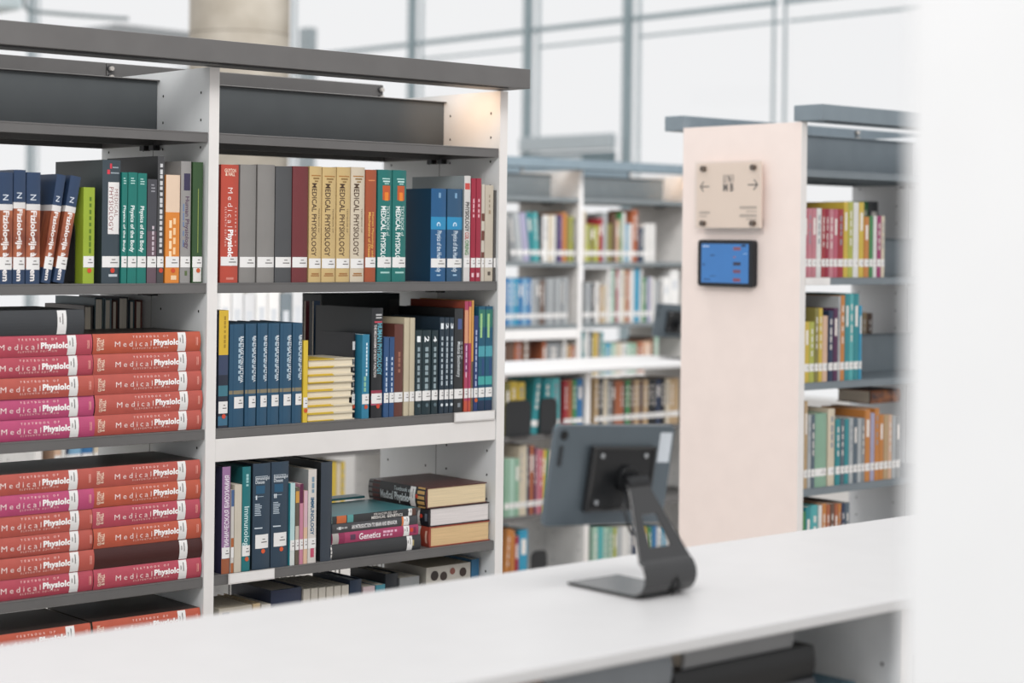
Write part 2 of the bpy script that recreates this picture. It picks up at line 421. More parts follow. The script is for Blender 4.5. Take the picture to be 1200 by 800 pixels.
[c for c in b_.children if c.name.startswith('foot')][0].scale = (-.3, 1, 1)
# ------------------------------------------------------------------ near bookcase, upper shelf of the bay with blue volumes
GUY = dict(hard=True, marks=(('d', 'Medical', .195, .53, .48, .28, '#f4e2dd', -.004, 1.5), ('d', 'Physiology', .55, .86, .52, .29, '#fdf8f6', .045, 1.05),
           ('d', 'TEXTBOOK OF', .36, .69, .82, .10, '#f4d6d0', .01, 2.2), ('d', 'ELEVENTH EDITION', .36, .69, .24, .09, '#f4d0c8', .01, 1.8),
           ('f', 'GUYTON', .16, .80, .936, .0085, '#f3dcc6', .02), ('f', '& HALL', .2, .74, .905, .0085, '#f3dcc6', .02),
           ('r', .3, .72, .028, .034, '#e9a99c'), ('r', .3, .72, .040, .044, '#e9a99c')), sz=(.040, .061))
YEL = dict(c='#d8b878', look='yellow hardback titled in brown', sz=(.034, .058), marks=(('d', 'MEDICAL PHYSIOLOGY', .145, .775, .36, .36, '#4f3a2a', .012, 1.0), ('d', 'TEXTBOOK OF', .36, .57, .76, .12, '#6a5236', 0.0),
           ('r', .12, .88, .915, .925, '#a8743a'), ('r', .25, .75, .89, .903, '#8a6b3c'), ('r', .36, .64, .866, .878, '#8a6b3c'), ('r', .0, 1, .128, .1315, '#9c8450'), ('r', .2, .8, .065, .078, '#a07040'), ('r', .15, .85, .05, .06, '#a07040')))
TXB = dict(c='#177a74', look='teal hardback with orange emblem', sz=(.036, .062), marks=(('d', 'MEDICAL PHYSIOLOGY', .325, .88, .36, .32, '#eef4f2', .02), ('d', 'TEXTBOOK of', .32, .59, .68, .26, '#dcebe8', .0),
           ('r', .28, .82, .73, .86, '#c2592f'), ('r', .40, .70, .725, .80, '#e8862e'), ('r', .25, .8, .915, .925, '#b9dcd6'), ('r', .3, .8, .89, .903, '#c9e4e0'), ('r', .4, .72, .872, .88, '#b9dcd6'), ('r', .2, .85, .075, .09, '#a9d0ca')))
BLU = lambda s: dict(c='#1d5f96', side='#14405f', bands=((.56, .695, '#2397cf'),), sz=(.036, .059), marks=(('d', s, .455, .90, .5, .30, '#dceaf5', .01), ('d', 'c', .36, .405, .5, .34, '#c9e4f5', .02), ('r', .42, .56, .90, .955, '#7fa6c6'), ('r', .35, .6, .06, .075, '#9fc0da')))
GRY = dict(c='#8f8b87', rough=.55)
bookrow(SB, YP, LV[1], [
    dict(GUY, p=(259.5, 280.5, 193), c='#cf4a36', side='#a03a2e', look='bright red hardback', D=.2),
    dict(GRY, p=(282, 301, 193), look='plain stone grey hardback beside the red one'), dict(GRY, p=(302.5, 323, 193), look='plain stone grey hardback beside the charcoal one'),
    dict(p=(323.6, 343, 195), c='#545558', rough=.55, look='plain charcoal hardback'), dict(p=(343.6, 362, 195), c='#7c3236', rough=.5, look='plain maroon hardback'),
    dict(YEL, p=(363, 377.6, 195)), dict(YEL, p=(378.2, 394.6, 196)), dict(YEL, p=(395.2, 411.3, 196)),
    dict(YEL, p=(411.8, 428.3, 196), c='#ddcdb4', look='cream hardback titled in brown'),
    dict(p=(428.8, 441.6, 199), c='#b4532e', look='rust orange hardback titled in yellow', marks=(('d', 'Human Physiology and', .38, .78, .66, .22, '#eebd62', .01), ('d', 'Mechanisms of Disease', .38, .80, .34, .22, '#eebd62', .01), ('r', .2, .8, .9, .91, '#d98a58'))),
    dict(TXB, p=(443.4, 460.3, 199)), dict(TXB, p=(460.8, 477, 199.5)),
    dict(BLU('Physics of the Human Body'), p=(506, 524, 221), D=.185, look='blue hardback with dark cover turned to view'),
    dict(BLU('Physics of the Human Body'), p=(525, 543, 221.5), c='#2d5a80', D=.18, look='steel blue hardback with bright blue band'),
    dict(p=(543.7, 551.3, 206), c='#dedad6', side='#98a2a6', hard=False, D=.22, look='slim white paperback with red and black title', marks=(('d', 'PHYSIOLOGY', .25, .53, .5, .62, '#3c3a38', .03), ('d', 'COL', .535, .605, .5, .62, '#b2453a', .03), ('d', 'ORING', .61, .75, .5, .62, '#5f8a5c', .03), ('r', .1, .9, .87, .93, '#c9504a'))),
    dict(p=(552, 557.6, 209), c='#b2263f', hard=False, look='thin crimson paperback beside the white one', D=.2, marks=tuple(bars(.2, .4, .5, .3, '#e7b3bb', 4, 2)) + (('r', .2, .7, .04, .08, '#e9c3c9'),)),
    dict(p=(558, 563.8, 209), c='#b02a42', hard=False, look='thin crimson paperback beside the mottled one', D=.2, marks=tuple(bars(.2, .4, .5, .3, '#e7b3bb', 4, 4)) + (('r', .2, .7, .04, .08, '#e9c3c9'),)),
    dict(p=(564.2, 568, 216), c='#d6cbbb', hard=False, look='thin cream and brown mottled booklet', D=.17, bands=((.2, .3, '#7a4436'), (.42, .52, '#7a4436'), (.62, .7, '#7a4436'))),
    dict(p=(568.4, 578.2, 217), c='#cfc2ad', look='beige paperback with tiny emblem', hard=False, D=.18, marks=tuple(bars(.1, .25, .5, .15, '#9a8c78', 3, 4)) + (('r', .4, .65, .70, .74, '#a38f76'), ('r', .35, .7, .06, .1, '#5a5048'))),
    dict(p=(578.6, 581.4, 223), c='#5a5654', look='thin dark grey booklet against the upright', hard=False, D=.17),
])
# ------------------------------------------------------------------ red stacks
def stack(px_r, z0, specs, side, where, dx=()):
    z = z0 + .0005
    for i, (hexc, look, d) in enumerate(specs):
        T = .0452
        X = atY(px_r, 450 if z0 > 1 else 620, YP).x - .005 + d + (random.uniform(-.002, .002))
        g = dict(GUY); kind = 'scuffed'
        if hexc == '#4c211f': g['marks'] = ()
        book((X, YP + random.uniform(-.002, .003), z), T, .279, .215, hexc, look, where, how='lie', hard=True, marks=g['marks'], sz=g['sz'], side='#43332e', group='red textbooks lying in stacks', kind=kind, paper='#d9ccb4', label=look + ' in the ' + where)
        z += T + .0004
    return z
CR, RD, OR, PK = '#c94a5c', '#cc5a4d', '#d05a40', '#cf4c7c'
o5 = ['bottom', 'second', 'third', 'fourth', 'topmost']
o6 = ['bottom', 'second', 'third', 'fourth', 'fifth', 'topmost']
W1, W2 = 'stack beside the upright, middle shelf', 'stack under the black binder, middle shelf'
zt = stack(237.6, LV[2], [(c, f'{o} red textbook', d) for c, o, d in zip([RD, RD, RD, RD, OR], o5, [.004, .004, .003, .002, -.001])], 'r', W1)
zl = stack(111.5, LV[2], [(c, f'{o} crimson textbook', d) for c, o, d in zip([PK, PK, RD, CR, CR], o5, [.007, .006, .001, 0, -.003])], 'l', W2)
W3, W4 = 'stack beside the upright, lower shelf', 'stack touching the bookcase divider stack, lower shelf'
stack(237.6, LV[3], [(c, f'{o} {w} textbook', d) for c, o, w, d in zip([CR, '#4c211f', OR, CR, OR, RD], o6, ['red', 'plain dark brown', 'orange-red', 'red', 'orange-red', 'red'], [.003, .003, .002, 0, 0, -.002])], 'r', W3)
stack(112.5, LV[3], [(c, f'{o} {w} textbook', d) for c, o, w, d in zip([CR, RD, RD, RD, PK, RD], o6, ['red', 'red', 'red', 'red', 'pink-red', 'red'], [.003, .003, .002, .002, 0, -.002])], 'l', 'outer stack, lower shelf of the red-stack bay')
stack(237.6, LV[4], [(OR, f'{o} orange-red textbook', 0) for o in o6], 'r', 'stack beside the upright, shelf just above the counter')
stack(110.5, LV[4], [(OR, f'{o} orange-red textbook', 0) for o in o6], 'l', 'outer stack, shelf just above the counter')
book((atY(99, 380, YP).x, YP, zl + .0006), .0545, .30, .235, '#3f4145', 'black binder', '', how='lie', hard=True, rough=.5, sz=(.044, .066), label='thick black binder lying on the crimson textbook stack', paper='#cfd3da', name='binder')
# rear shelf of the red-stack bay
bookrow('rear half of the middle shelf, red-stack bay', 4.03, LV[2], [
    dict(p=(97.5, 108, 358), c='#5b524e', look='brown-grey book seen from behind', how='back', D=.2, sticker=False),
    dict(p=(110, 121, 349), c='#4d6a74', look='blue-grey book seen from behind', how='back', D=.2, sticker=False), dict(p=(122, 130, 350), c='#8fa6b0', look='pale blue book seen from behind', how='back', D=.2, sticker=False),
    dict(p=(131, 137, 352), c='#7b4b3c', look='thin brown book seen from behind', how='back', D=.19, sticker=False), dict(p=(138, 150, 348), c='#46484c', look='dark grey book seen from behind', how='back', D=.2, sticker=False),
    dict(p=(151, 157, 352), c='#57707e', look='thin slate book seen from behind', how='back', D=.19, sticker=False), dict(p=(158, 166, 352), c='#8a4a40', look='rust book seen from behind', how='back', D=.19, sticker=False)])
# ------------------------------------------------------------------ blue-volume bay, middle shelf
SF = 'middle shelf of the blue-volume bay'
BV = dict(c='#2a5878', look='blue volume with gold band', rough=.4, bands=((.318, .355, '#8e8468'),), sz=(.044, .071), sx=(.28, 1),
          marks=(('d', 'BALETAGE VON LECTAVA', .12, .57, .82, .28, '#f2f6f8', .012), ) + tuple(bars(.13, .56, .62, .14, '#a9c2d2', 8, 3)) + (('r', .2, .24, 0, 1, '#234a66'),))
NVY = lambda n: dict(c='#263848', look='thin navy volume', marks=(('d', n, .06, .12, .5, .6, '#e8eef2', .03),) + tuple(bars(.2, .72, .5, .35, '#b8c4cc', 9, int(n) + 3)) + (('o', .5, .022, .004, '#d5dde2'),))
DGN = lambda n: dict(c='#20353c', look='dark teal volume', marks=(('d', n, .07, .14, .45, .5, '#eef2f4', .03),) + tuple(bars(.2, .78, .45, .35, '#93a4aa', 8, 9)) + (('o', .5, .024, .005, '#5d7078'),))
TLB = dict(c='#1d5f7c', hard=False, look='teal and cyan patterned paperback', bands=((.52, .62, '#49a8b8'), (.25, .33, '#3fb0ac'), (.80, .97, '#2f7d6c'), (0, .10, '#1c3558')),
           marks=(('r', .2, .5, .70, .93, '#9cc78a'), ('r', .5, .9, .34, .50, '#2b4d7a')))
bookrow(SF, YP, LV[2], [
    dict(p=(256.2, 267.7, 363.6), c='#2c3446', look='yellow-topped paperback with dark picture cover', hard=False, dot='#d24f3a', bands=((.62, 1, '#e9bd2a'), (.45, .62, '#3d4a6a'), (.27, .36, '#3f7f92'), (.02, .1, '#3f7596')), marks=tuple(bars(.05, .33, .6, .2, '#a8862a', 7, 2)), sz=(.034, .062), D=.2),
    dict(BV, p=(269.6, 287, 380)), dict(BV, p=(288.0, 301, 379.5)), dict(BV, p=(302.0, 314, 379)), dict(BV, p=(314.6, 328, 379)), dict(BV, p=(328.6, 342.5, 379)), dict(BV, p=(343.2, 354.8, 378.5)),
    dict(p=(355.4, 360.9, 399), c='#edc62e', hard=False, look='thin yellow booklet', dot='#d0562e', D=.18),
    dict(p=(424.3, 433, 392), c='#2a86ac', hard=False, look='bright blue paperback', dot='#c9502e', D=.17, marks=tuple(bars(.1, .5, .6, .2, '#d5e8f0', 9, 5)) + tuple(bars(.5, .7, .4, .3, '#8ec0a0', 3, 6))),
    dict(p=(436, 449.3, 361), D=.245, c='#2a2b2f', side='#1d2326', hard=True, look='thick black hardback with cyan title', dot='#d2452f', bands=((.115, .165, '#c35a78'), (.165, .20, '#7fb4c4'), (.20, .25, '#a83a50')),
         marks=(('d', 'HUMAN PHYSIOLOGY', .14, .61, .68, .46, '#6cb8cc', .02), ('d', 'THE MECHANISMS OF BODY FUNCTION', .15, .63, .27, .20, '#d8d2cf', .02), ('r', .3, .85, .93, .945, '#bbbbbb'), ('r', .3, .85, .905, .918, '#bbbbbb'), ('r', .2, .9, .865, .88, '#c24a5a'))),
    dict(p=(449.8, 455.9, 395), c='#2f588c', hard=False, look='thin blue paperback beside the black hardback', D=.16, marks=tuple(bars(.25, .7, .5, .25, '#c9d8ea', 7, 2))),
    dict(p=(456.3, 462.2, 395), c='#2c5488', hard=False, look='thin blue paperback beside the brown hardback', D=.16, marks=tuple(bars(.25, .7, .5, .25, '#c9d8ea', 7, 4))),
    dict(p=(462.6, 473, 380), c='#6d3a31', look='brown hardback', D=.2, marks=tuple(bars(.3, .55, .5, .25, '#9a6a58', 4, 2))),
    dict(p=(473.6, 480, 372.5), c='#cfc0a2', look='cream hardback beside the brown one', D=.2), dict(p=(480.3, 486.4, 372.5), c='#cdbfa3', look='cream hardback beside the dark teal set', D=.2),
    dict(DGN('1'), p=(487, 494.9, 387), D=.17), dict(DGN('2'), p=(495.3, 505.8, 387), D=.17), dict(DGN('4'), p=(506.2, 513.8, 387), D=.17),
    dict(NVY('1'), p=(515.2, 520.8, 372), D=.21), dict(NVY('2'), p=(521.2, 526.4, 372), D=.21), dict(NVY('3'), p=(526.8, 532, 372), D=.21),
    dict(p=(533, 543.8, 361.5), c='#343638', side='#222325', look='black hardback lettered in white', D=.24, marks=(('d', 'Medical Biochemistry', .32, .66, .45, .34, '#d9dde0', .01), ('r', .3, .75, .80, .9, '#4a5a8a'), ('r', .35, .65, .05, .09, '#8a9096')) + tuple(bars(.32, .50, .78, .14, '#a0a4a8', 4, 3))),
    dict(p=(544.2, 548.7, 353), c='#c24468', side='#a2452f', hard=False, look='thin pink paperback with pale orange top', D=.23, bands=((.36, .92, '#9c3a78'), (.62, .92, '#e8a078'), (0, .1, '#d9563c')), marks=tuple(bars(.4, .7, .5, .3, '#e6c2d6', 5, 2))),
    dict(p=(549, 552.2, 353), c='#c03a66', hard=False, look='thin magenta paperback with orange top', D=.22, bands=((.62, .95, '#eda45a'), (0, .1, '#d9563c'))),
    dict(p=(552.5, 555, 352), c='#e0a04a', hard=False, look='very thin orange booklet', D=.22, bands=((0, .45, '#6a5a4c'),)),
    dict(p=(555.4, 560.3, 370), c='#2b3f7c', hard=False, look='thin royal blue paperback', dot='#c8602e', D=.2, marks=tuple(bars(.15, .75, .5, .3, '#b9c4e2', 9, 5))),
    dict(TLB, p=(560.8, 568.6, 359), look='patterned teal paperback beside the royal blue one'), dict(TLB, p=(569, 577.5, 359), look='patterned teal paperback against the upright'),
])
# yellow booklets lying in a stack, pages to the front
xa_, xb_ = atY(362.8, 460, YP).x, atY(417.5, 460, YP).x
z = LV[2] + .0004; ys = ['bottom', 'second', 'third', 'fourth', 'fifth', 'sixth', 'seventh', 'topmost']
for i in range(8):
    T = .0186 if i < 7 else .0205
    book((xa_ + random.uniform(-.003, .003), YP + .15 + random.uniform(-.003, .003) , z), T, xb_ - xa_ + random.uniform(-.006, .004), .14, '#e8c02e', '', '', how='lie_back', hard=True, sticker=False, group='yellow booklets in a stack', paper='#e8dcc4',
         bands=((.55, 1, '#e9dcc0'),), wrap=True, label=f'{ys[i]} yellow booklet in the stack beside the blue volumes')
    z += T + .0002
zy = z
book((atY(418.6, 400, YP).x - .0, YP + .02, LV[2] + .0004), .0094, atY(420, 390.5, YP).z - LV[2], .15, '#222428', 'thin black paperback', SF, hard=False, dot='#d0502e', side='#23262e', marks=(('r', .1, .9, .80, .9, '#d6d6d6'),) + tuple(bars(.3, .8, .5, .5, '#9a9a9a', 9, 2)), label='thin black paperback between the yellow stack and the bright blue paperback')
# rear shelf, blue-volume bay
xq = atY(376, 400, 4.03).x
book((xq, 4.035, LV[2]), .008, .285, xq - atY(368.5, 400, 4.03).x, '#27507c', '', '', how='face', sticker=False, hard=False, name='booklet', label='narrow blue booklet leaning on the black box file')
book((xq - .034, 4.0352, LV[2]), .008, .285, .012, '#6b2430', '', '', how='face', sticker=False, hard=False, name='booklet', label='very narrow maroon booklet beside the black box file')
fx = empty('box_file', (atY(376.5, 400, 4.06).x, 4.06, LV[2]), 'large black box file standing behind the yellow stack', 'box file')
mb = MB(); w_ = atY(468, 400, 4.06).x - atY(376.5, 400, 4.06).x
mb.box(0, w_, 0, .09, .0005, .302, mat('#1f2526', .5)); mb.build('case', fx, .002, 2)
mb = MB(); mb.box(w_ - .035, w_ - .004, -.0012, -.0002, .20, .285, mat('#3a3c3e', .5)); mb.build('label_pocket', fx)
# ------------------------------------------------------------------ blue-volume bay, lower shelf
SG = 'lower shelf of the blue-volume bay'
IMD = lambda n: dict(c='#33475a', side='#26333f', rough=.42, sz=(.050, .083), sx=(.12, .88), dot='#d85a32', marks=(('f', 'Immunological', .12, .92, .845, .0085, '#dfe6ec', .01), ('f', 'Diseases', .12, .6, .81, .0085, '#dfe6ec', .01), ('r', .12, .8, .875, .88, '#c9d3db'),
        ('r', .15, .62, .715, .79, '#2a5876'), ('f', n, .14, .14 + .06 * len(n), .66, .010, '#dfe6ec', .02), ('r', .1, .55, .685, .69, '#aab8c4')) + tuple(lines(.1, .48, .62, 7, .017, .008, '#b9c6d0')) + (('r', .1, .5, .385, .396, '#c9d3db'),))
bookrow(SG, YP, LV[3], [
    dict(p=(260.3, 270.3, 547), c='#a577a6', side='#34304e', hard=True, look='lilac and navy hardback with pale lettering', D=.19, bands=((0, .14, '#b0603c'), (.14, .2, '#5a3a66')), marks=(('u', 'КЛИНИЧЕСКАЯ БИОХИМИЯ', .08, .80, .55, .55, '#efe6ee', .02),), sz=(.036, .062)),
    dict(p=(270.6, 274.3, 574), c='#d9d4cc', hard=False, look='thin white booklet with orange patches', D=.16, bands=((.30, .42, '#c06a38'), (.80, 1, '#4a6a9c'), (0, .12, '#c06a38'))),
    dict(p=(274.7, 283.4, 568), c='#d8cdba', hard=False, look='cream paperback', D=.16, sticker=False),
    dict(p=(284, 294, 547), c='#1f7c82', side='#155e62', look='teal hardback lettered in white', D=.2, dot='#d2603a', marks=(('d', 'Immunology', .38, .80, .55, .62, '#cfe6e6', .01),) + tuple(bars(.07, .2, .55, .3, '#a0cccc', 4, 2))),
    dict(IMD('I'), p=(297, 318, 543), look='first navy volume with orange dot', D=.215), dict(IMD('II'), p=(318.6, 339.3, 541), look='second navy volume with orange dot', D=.215),
    dict(p=(340, 345.8, 566), c='#dfe4e0', side='#35a8b8', hard=False, look='thin white and cyan paperback', D=.16, bands=((.25, 1, '#bfe0e0'),)),
    dict(p=(346.1, 350.8, 571), c='#6a5c4e', hard=False, look='thin brown booklet', D=.16, bands=((.8, .95, '#e0a040'), (.3, .5, '#cdbfae'))),
    dict(p=(351.1, 355.6, 567), c='#d88aa2', hard=False, look='pink booklet with plum top', D=.17, bands=((.76, 1, '#6a2248'),)),
    dict(p=(355.9, 360.6, 575), c='#ecc2a0', hard=False, look='peach booklet', D=.17, bands=((.5, 1, '#e4b8c4'),)),
    dict(p=(361, 371, 550), c='#e0d9d2', side='#9aa0a0', hard=False, look='white paperback titled in blue', D=.2, marks=(('d', 'IMMUNOLOGY', .30, .70, .5, .42, '#2c5f80', .03), ('r', .3, .75, .06, .16, '#c0506a')) + tuple(bars(.08, .28, .55, .3, '#7c96a6', 3, 2))),
    dict(p=(376.5, 390, 541.5), c='#3c4652', side='#24272b', look='plain dark slate binder', D=.235, sticker=False, rough=.5),
])
SGL = 'stack of four on the lower shelf'
def lying(pxa, pxb, z, T, D, c, marks, label, Y=YP, sx=(0, 1), **k):
    xa, xb = atY(pxa, 615, Y).x, atY(pxb, 615, Y).x
    book((xb, Y, z), T, xb - xa, D, c, '', '', how='lie', marks=marks, label=label, **k)
    return z + T + .0004
z = LV[3] + .0004
z = lying(388, 493.5, z, .0375, .2, '#3a3b3d', (('r', 0, 1, .985, .999, '#d8d4d0'), ('r', .3, .7, .08, .12, '#b0a070')), 'black book at the bottom of the stack beside the dark slate binder', sz=(.028, .045), rough=.5)
z = lying(390, 490.5, z, .0265, .185, '#b83a68', (('d', 'Genetics', .30, .55, .5, .58, '#f6ecf0', .02), ('r', 0, 1, .93, 1, '#a9a4a0'), ('r', 0, 1, .86, .93, '#8a2c50'), ('r', .25, .75, .74, .80, '#5a3a52')) + tuple(bars(.58, .76, .66, .2, '#e6b8cc', 4, 2)) + tuple(bars(.58, .70, .34, .2, '#e6b8cc', 3, 4)) + (('r', .2, .8, .03, .06, '#7a2c4c'),), 'pink genetics textbook in the stack of four', sz=(.030, .048), dot='#d2452f')
z = lying(389.5, 489.5, z, .0235, .185, '#47484b', (('d', 'AN INTRODUCTION TO BRAIN AND BEHAVIOR', .22, .75, .5, .42, '#eceaea', .025), ('r', .35, .65, .90, .93, '#d9d9d9'), ('r', 0, 1, .155, .19, '#e07a3a')) + tuple(bars(.05, .18, .5, .2, '#a9a9a9', 3, 1)), 'dark grey textbook with white lettering in the stack of four', sz=(.028, .046))
z = lying(389.5, 489.0, z, .0185, .2, '#38393b', (('d', 'PRINCIPLES OF', .48, .75, .72, .3, '#d0cbc6', .02, 1.3), ('d', 'MEDICAL GENETICS', .45, .82, .3, .38, '#e2ddd8', .03, 1.1), ('r', 0, 1, .84, .95, '#c2673c'), ('r', 0, 1, .76, .83, '#5a9a98'), ('r', 0, 1, .02, .1, '#5a3a30')), 'topmost textbook with teal patterned cover in the stack of four', hard=False, side='#2f7f86', sz=(.018, .030))
# extra thin picture cover leaning behind the stack
book((atY(390, 600, YP + .12).x + .165, YP + .205, z + .003), .006, .16, .045, '#2f7f86', '', '', how='lie', sticker=False, hard=False, label='thin teal booklet lying on top at the back of the stack of four')
# three thick books, spines to the side
def side_book(z, T, c, side, marks, pap, label, dy=0, dx=0, **k):
    X = atY(503.5, 610, YP).x + dx
    book((X, YP + .004 + dy, z), T, .243, .208, c, '', '', how='lie_side', marks=marks, label=label, paper=pap, side=side, **k)
    return z + T + .0004
z = LV[3] + .0204
z = LV[3] + .0004
z = side_book(z, .0520, '#a8402e', '#a8402e', (('r', .2, .8, .03, .06, '#d8b0a0'),), '#d9b98c', 'rust thick book with tan pages, bottom of three beside the upright', sz=(.035, .058))
z = side_book(z, .0480, '#23262f', '#2a2328', (('r', .3, .7, .02, .06, '#6b7480'),), '#ddd6d4', 'thick book with white pages, middle of three beside the upright', sz=(.035, .058), dot='#d2452f', dy=.002)
z = side_book(z, .0530, '#232326', '#5e2f29', (('d', 'Textbook of', .45, .75, .78, .2, '#c9d4d6', .01), ('d', 'Medical Physiology', .22, .78, .40, .40, '#e6eef0', .03), ('r', 0, 1, .02, .14, '#c9a060'), ('r', 0, 1, .80, .93, '#5e2723'), ('r', 0, 1, .93, 1, '#8a8684')), '#decaa6', 'thick black book, topmost of three beside the upright', dx=-.012, sz=(.042, .064), dot='#d2452f')
# ------------------------------------------------------------------ blue-volume bay, shelf just above the counter
SH = 'counter-level shelf of the blue-volume bay'
def low_book(pxa, pxb, yt, Y, c, look, D=.2, **k):
    Za = atY((pxa + pxb) / 2, yt, Y).z; xa, xb = atY(pxa, yt, Y).x, atY(pxb, yt, Y).x
    book((xa, Y, LV[4] + .0003), xb - xa - .001, Za - LV[4], D, c, look, SH, label=look + ', ' + SH, **k)
low_book(257, 296, 711, 3.80, '#c9bfae', 'wide beige album with dark picture', D=.15, hard=False, sticker=False, marks=(('r', .1, .3, .8, .96, '#5a5450'),), paper='#ddd0ba')
low_book(297, 306, 707, 3.80, '#d4b98c', 'tan spined book', D=.16, sticker=False); low_book(307, 318, 708, 3.80, '#cfc8bc', 'cream paperback', D=.16, hard=False, sticker=False)
low_book(319, 355, 690, 3.80, '#2b3550', 'thick navy box set', D=.18, sticker=False, paper='#cfc8bc')
for k_ in range(6): low_book(356 + k_ * 9, 364.2 + k_ * 9, 690 - k_ * .9, 3.80, '#c9c2b4', ['first', 'second', 'third', 'fourth', 'fifth', 'sixth'][k_] + ' pale grey journal after the navy box', D=.18, hard=False, sticker=False, group='pale grey journals')
low_book(411, 425, 679, 3.80, '#25364e', 'dark navy album', D=.165, sticker=False, paper='#cfd6dc'); low_book(426, 440, 687, 3.80, '#c9b2b6', 'pinkish paperback', D=.17, hard=False, sticker=False)
low_book(441, 452, 685, 3.80, '#3f8ea0', 'turquoise paperback', D=.17, hard=False, sticker=False); low_book(453, 468, 672, 3.80, '#23282f', 'black album', D=.155, sticker=False); low_book(469, 492, 676, 3.80, '#8d8f90', 'grey paperback with white top', D=.19, hard=False, sticker=False)
low_book(500, 552, 662, 3.80, '#bcb6ab', 'wide pale box with dark silhouettes', D=.18, hard=False, sticker=False, paper='#cbbfa9', marks=(('o', .18, .262, .013, '#2f2724'), ('o', .38, .258, .012, '#3a2f2b'), ('o', .58, .268, .009, '#7c4a40'), ('o', .82, .262, .012, '#3a2c28')))
low_book(553, 562, 655, 3.80, '#2c6a94', 'bright blue album', D=.19, hard=False, sticker=False)
def wire_divider(px, Y0):
    x = atY(px, 668, Y0).x
    r = empty('shelf_divider', (x, Y0, LV[4]), None, 'divider', 'grey wire shelf dividers')
    mb = MB(); mb.box(0, .002, 0, .12, .0005, .02, METAL); mb.box(0, .002, .0, .004, .02, .27, METAL); mb.box(0, .002, .116, .12, .02, .27, METAL); mb.box(0, .002, .0, .12, .266, .27, METAL)
    for q in range(1, 6): mb.box(0, .002, q * .02 - .001, q * .02 + .001, .02, .266, METAL)
    mb.build('grid', r); return r
for q, (px, nm) in enumerate(((298, 'behind the tan spined book'), (345, 'behind the navy box set'), (398, 'behind the pale grey journals'), (452, 'behind the black album'))):
    r = wire_divider(px, 4.03); r['label'] = 'grey wire shelf divider standing ' + nm
# ------------------------------------------------------------------ palette rows for the blurred shelving
PAL = dict(white='#e6e3e0', cream='#d9cbb2', grey='#8f9295', silver='#b3b7ba', charcoal='#45484c', black='#232427', red='#b0303a', crimson='#a8223c', pink='#cf7f8c', rose='#c95f74',
           orange='#d0823a', rust='#b5623c', brown='#6d4f40', tan='#c0a078', peach='#e0b698', yellow='#d8b83c', lime='#b4b84a', olive='#8a8240', green='#3f8a4e', mint='#a8cdb8', sage='#8ab398',
           teal='#2a8f98', turquoise='#4fb0b4', cyan='#2e9cc4', blue='#3479b4', navy='#2b3a5a', lavender='#a9a6c4', purple='#6b4a82', plum='#5a2b52', magenta='#a8326e', sky='#7fb2d6', slate='#5a6b78')
def pixrow(shelf, Y, Z, text, D=.2, st=True, group=None):
    its = []
    for tok in text.split():
        a, yt, cn = tok.split(':')[:3]; tl = 0
        if '@' in cn: cn, tl = cn.split('@'); tl = float(tl)
        pp = a.split('-'); p0, p1 = float(pp[0]), float(pp[1])
        w = (p1 - p0)
        Tm = atY(p1, 300, Y).x - atY(p0, 300, Y).x
        ad = 'slim' if Tm < .024 else ('thick' if Tm > .042 else 'medium')
        rng = random.Random(int(p0 * 7 + Y * 100)); mk = ()
        if cn not in ('white', 'cream', 'silver') and rng.random() < .7: mk = (('r', .25, .75, .62, .86, '#e6e0da'),) if rng.random() < .35 else tuple(bars(.12, .6, .5, .3, '#ded8d2', 4, int(p0)))
        elif rng.random() < .5: mk = tuple(bars(.1, .55, .5, .3, '#8a8f98', 4, int(p0)))
        its.append(dict(p=(p0, p1, float(yt)), c=PAL[cn], look=f'{ad} {cn} book', hard=Tm > .03, D=D, tilt=tl, sticker=st, marks=mk, group=group))
    bookrow(shelf, Y, Z, its)
# signed bookcase
SR = ['upper shelf of the signed bookcase', 'middle shelf of the signed bookcase', 'lower shelf of the signed bookcase', 'bottom visible shelf of the signed bookcase']
YR = RY + .008
pixrow(SR[0], YR, LV[1], '943-946.6:244.5:rose 946.8-951.6:244:pink 951.8-957:244:pink 957.2-962.8:244:white 963-967.4:244.5:red 967.6-971.6:244.5:crimson 972-977:245:pink 977.2-982:245:rose 982.3-988.8:245:red '
       '989-994:236.5:yellow 994.2-1000:236.5:lime 1000.3-1006.4:237:white 1006.7-1012.6:237:yellow 1013-1018.6:254:orange 1018.9-1023.4:253:green 1023.7-1027.6:253:white 1028-1032.8:253:magenta 1033-1036.8:253:cream', D=.19)
pixrow(SR[1], YR, LV[2], '943-948.5:377:yellow 948.7-954.5:377:lime 955-959.4:361:olive 959.7-964:361:yellow 964.3-970:370:peach 971-976.6:364:navy 977-982.2:361:plum 982.5-985:347:silver 985.3-990:346:orange 990.4-995.2:344:teal 995.5-1000.4:344:turquoise 1000.7-1006.6:344:teal 1007-1010:358:cyan', D=.19)
pixrow(SR[2], YR, LV[3], '939-942.4:489:cream 942.7-946.4:470:tan 946.7-950.6:486:silver 950.9-955.2:486:slate 956-970:484.5:sage 971-979:479:cream 979.4-985:491:teal 985.3-989.6:490:slate 989.9-995:491:teal 995.3-1000:490:silver 1000.3-1005:490:slate 1005.3-1009.6:490:silver 1009.9-1013.6:490:grey '
       '1014-1020:480:orange 1020.3-1025:484:lavender 1025.4-1030.4:478.5:orange 1030.7-1035.6:486:orange 1036-1041:486:tan 1041.3-1045.4:486:peach 1045.8-1050:487:silver 1050.3-1056:487:grey', D=.19)
pixrow(SR[3], YR, LV[4], '938-944:600:green 944.3-950:594:teal 950.3-959:592:turquoise 959.3-963:592:white 963.3-968:590:orange 968.3-972.6:591:rust 973-977.6:590:brown 978-981.6:590:rust 982-985.6:590:orange 986-990:589:navy 990.3-995.4:589:slate', D=.19)
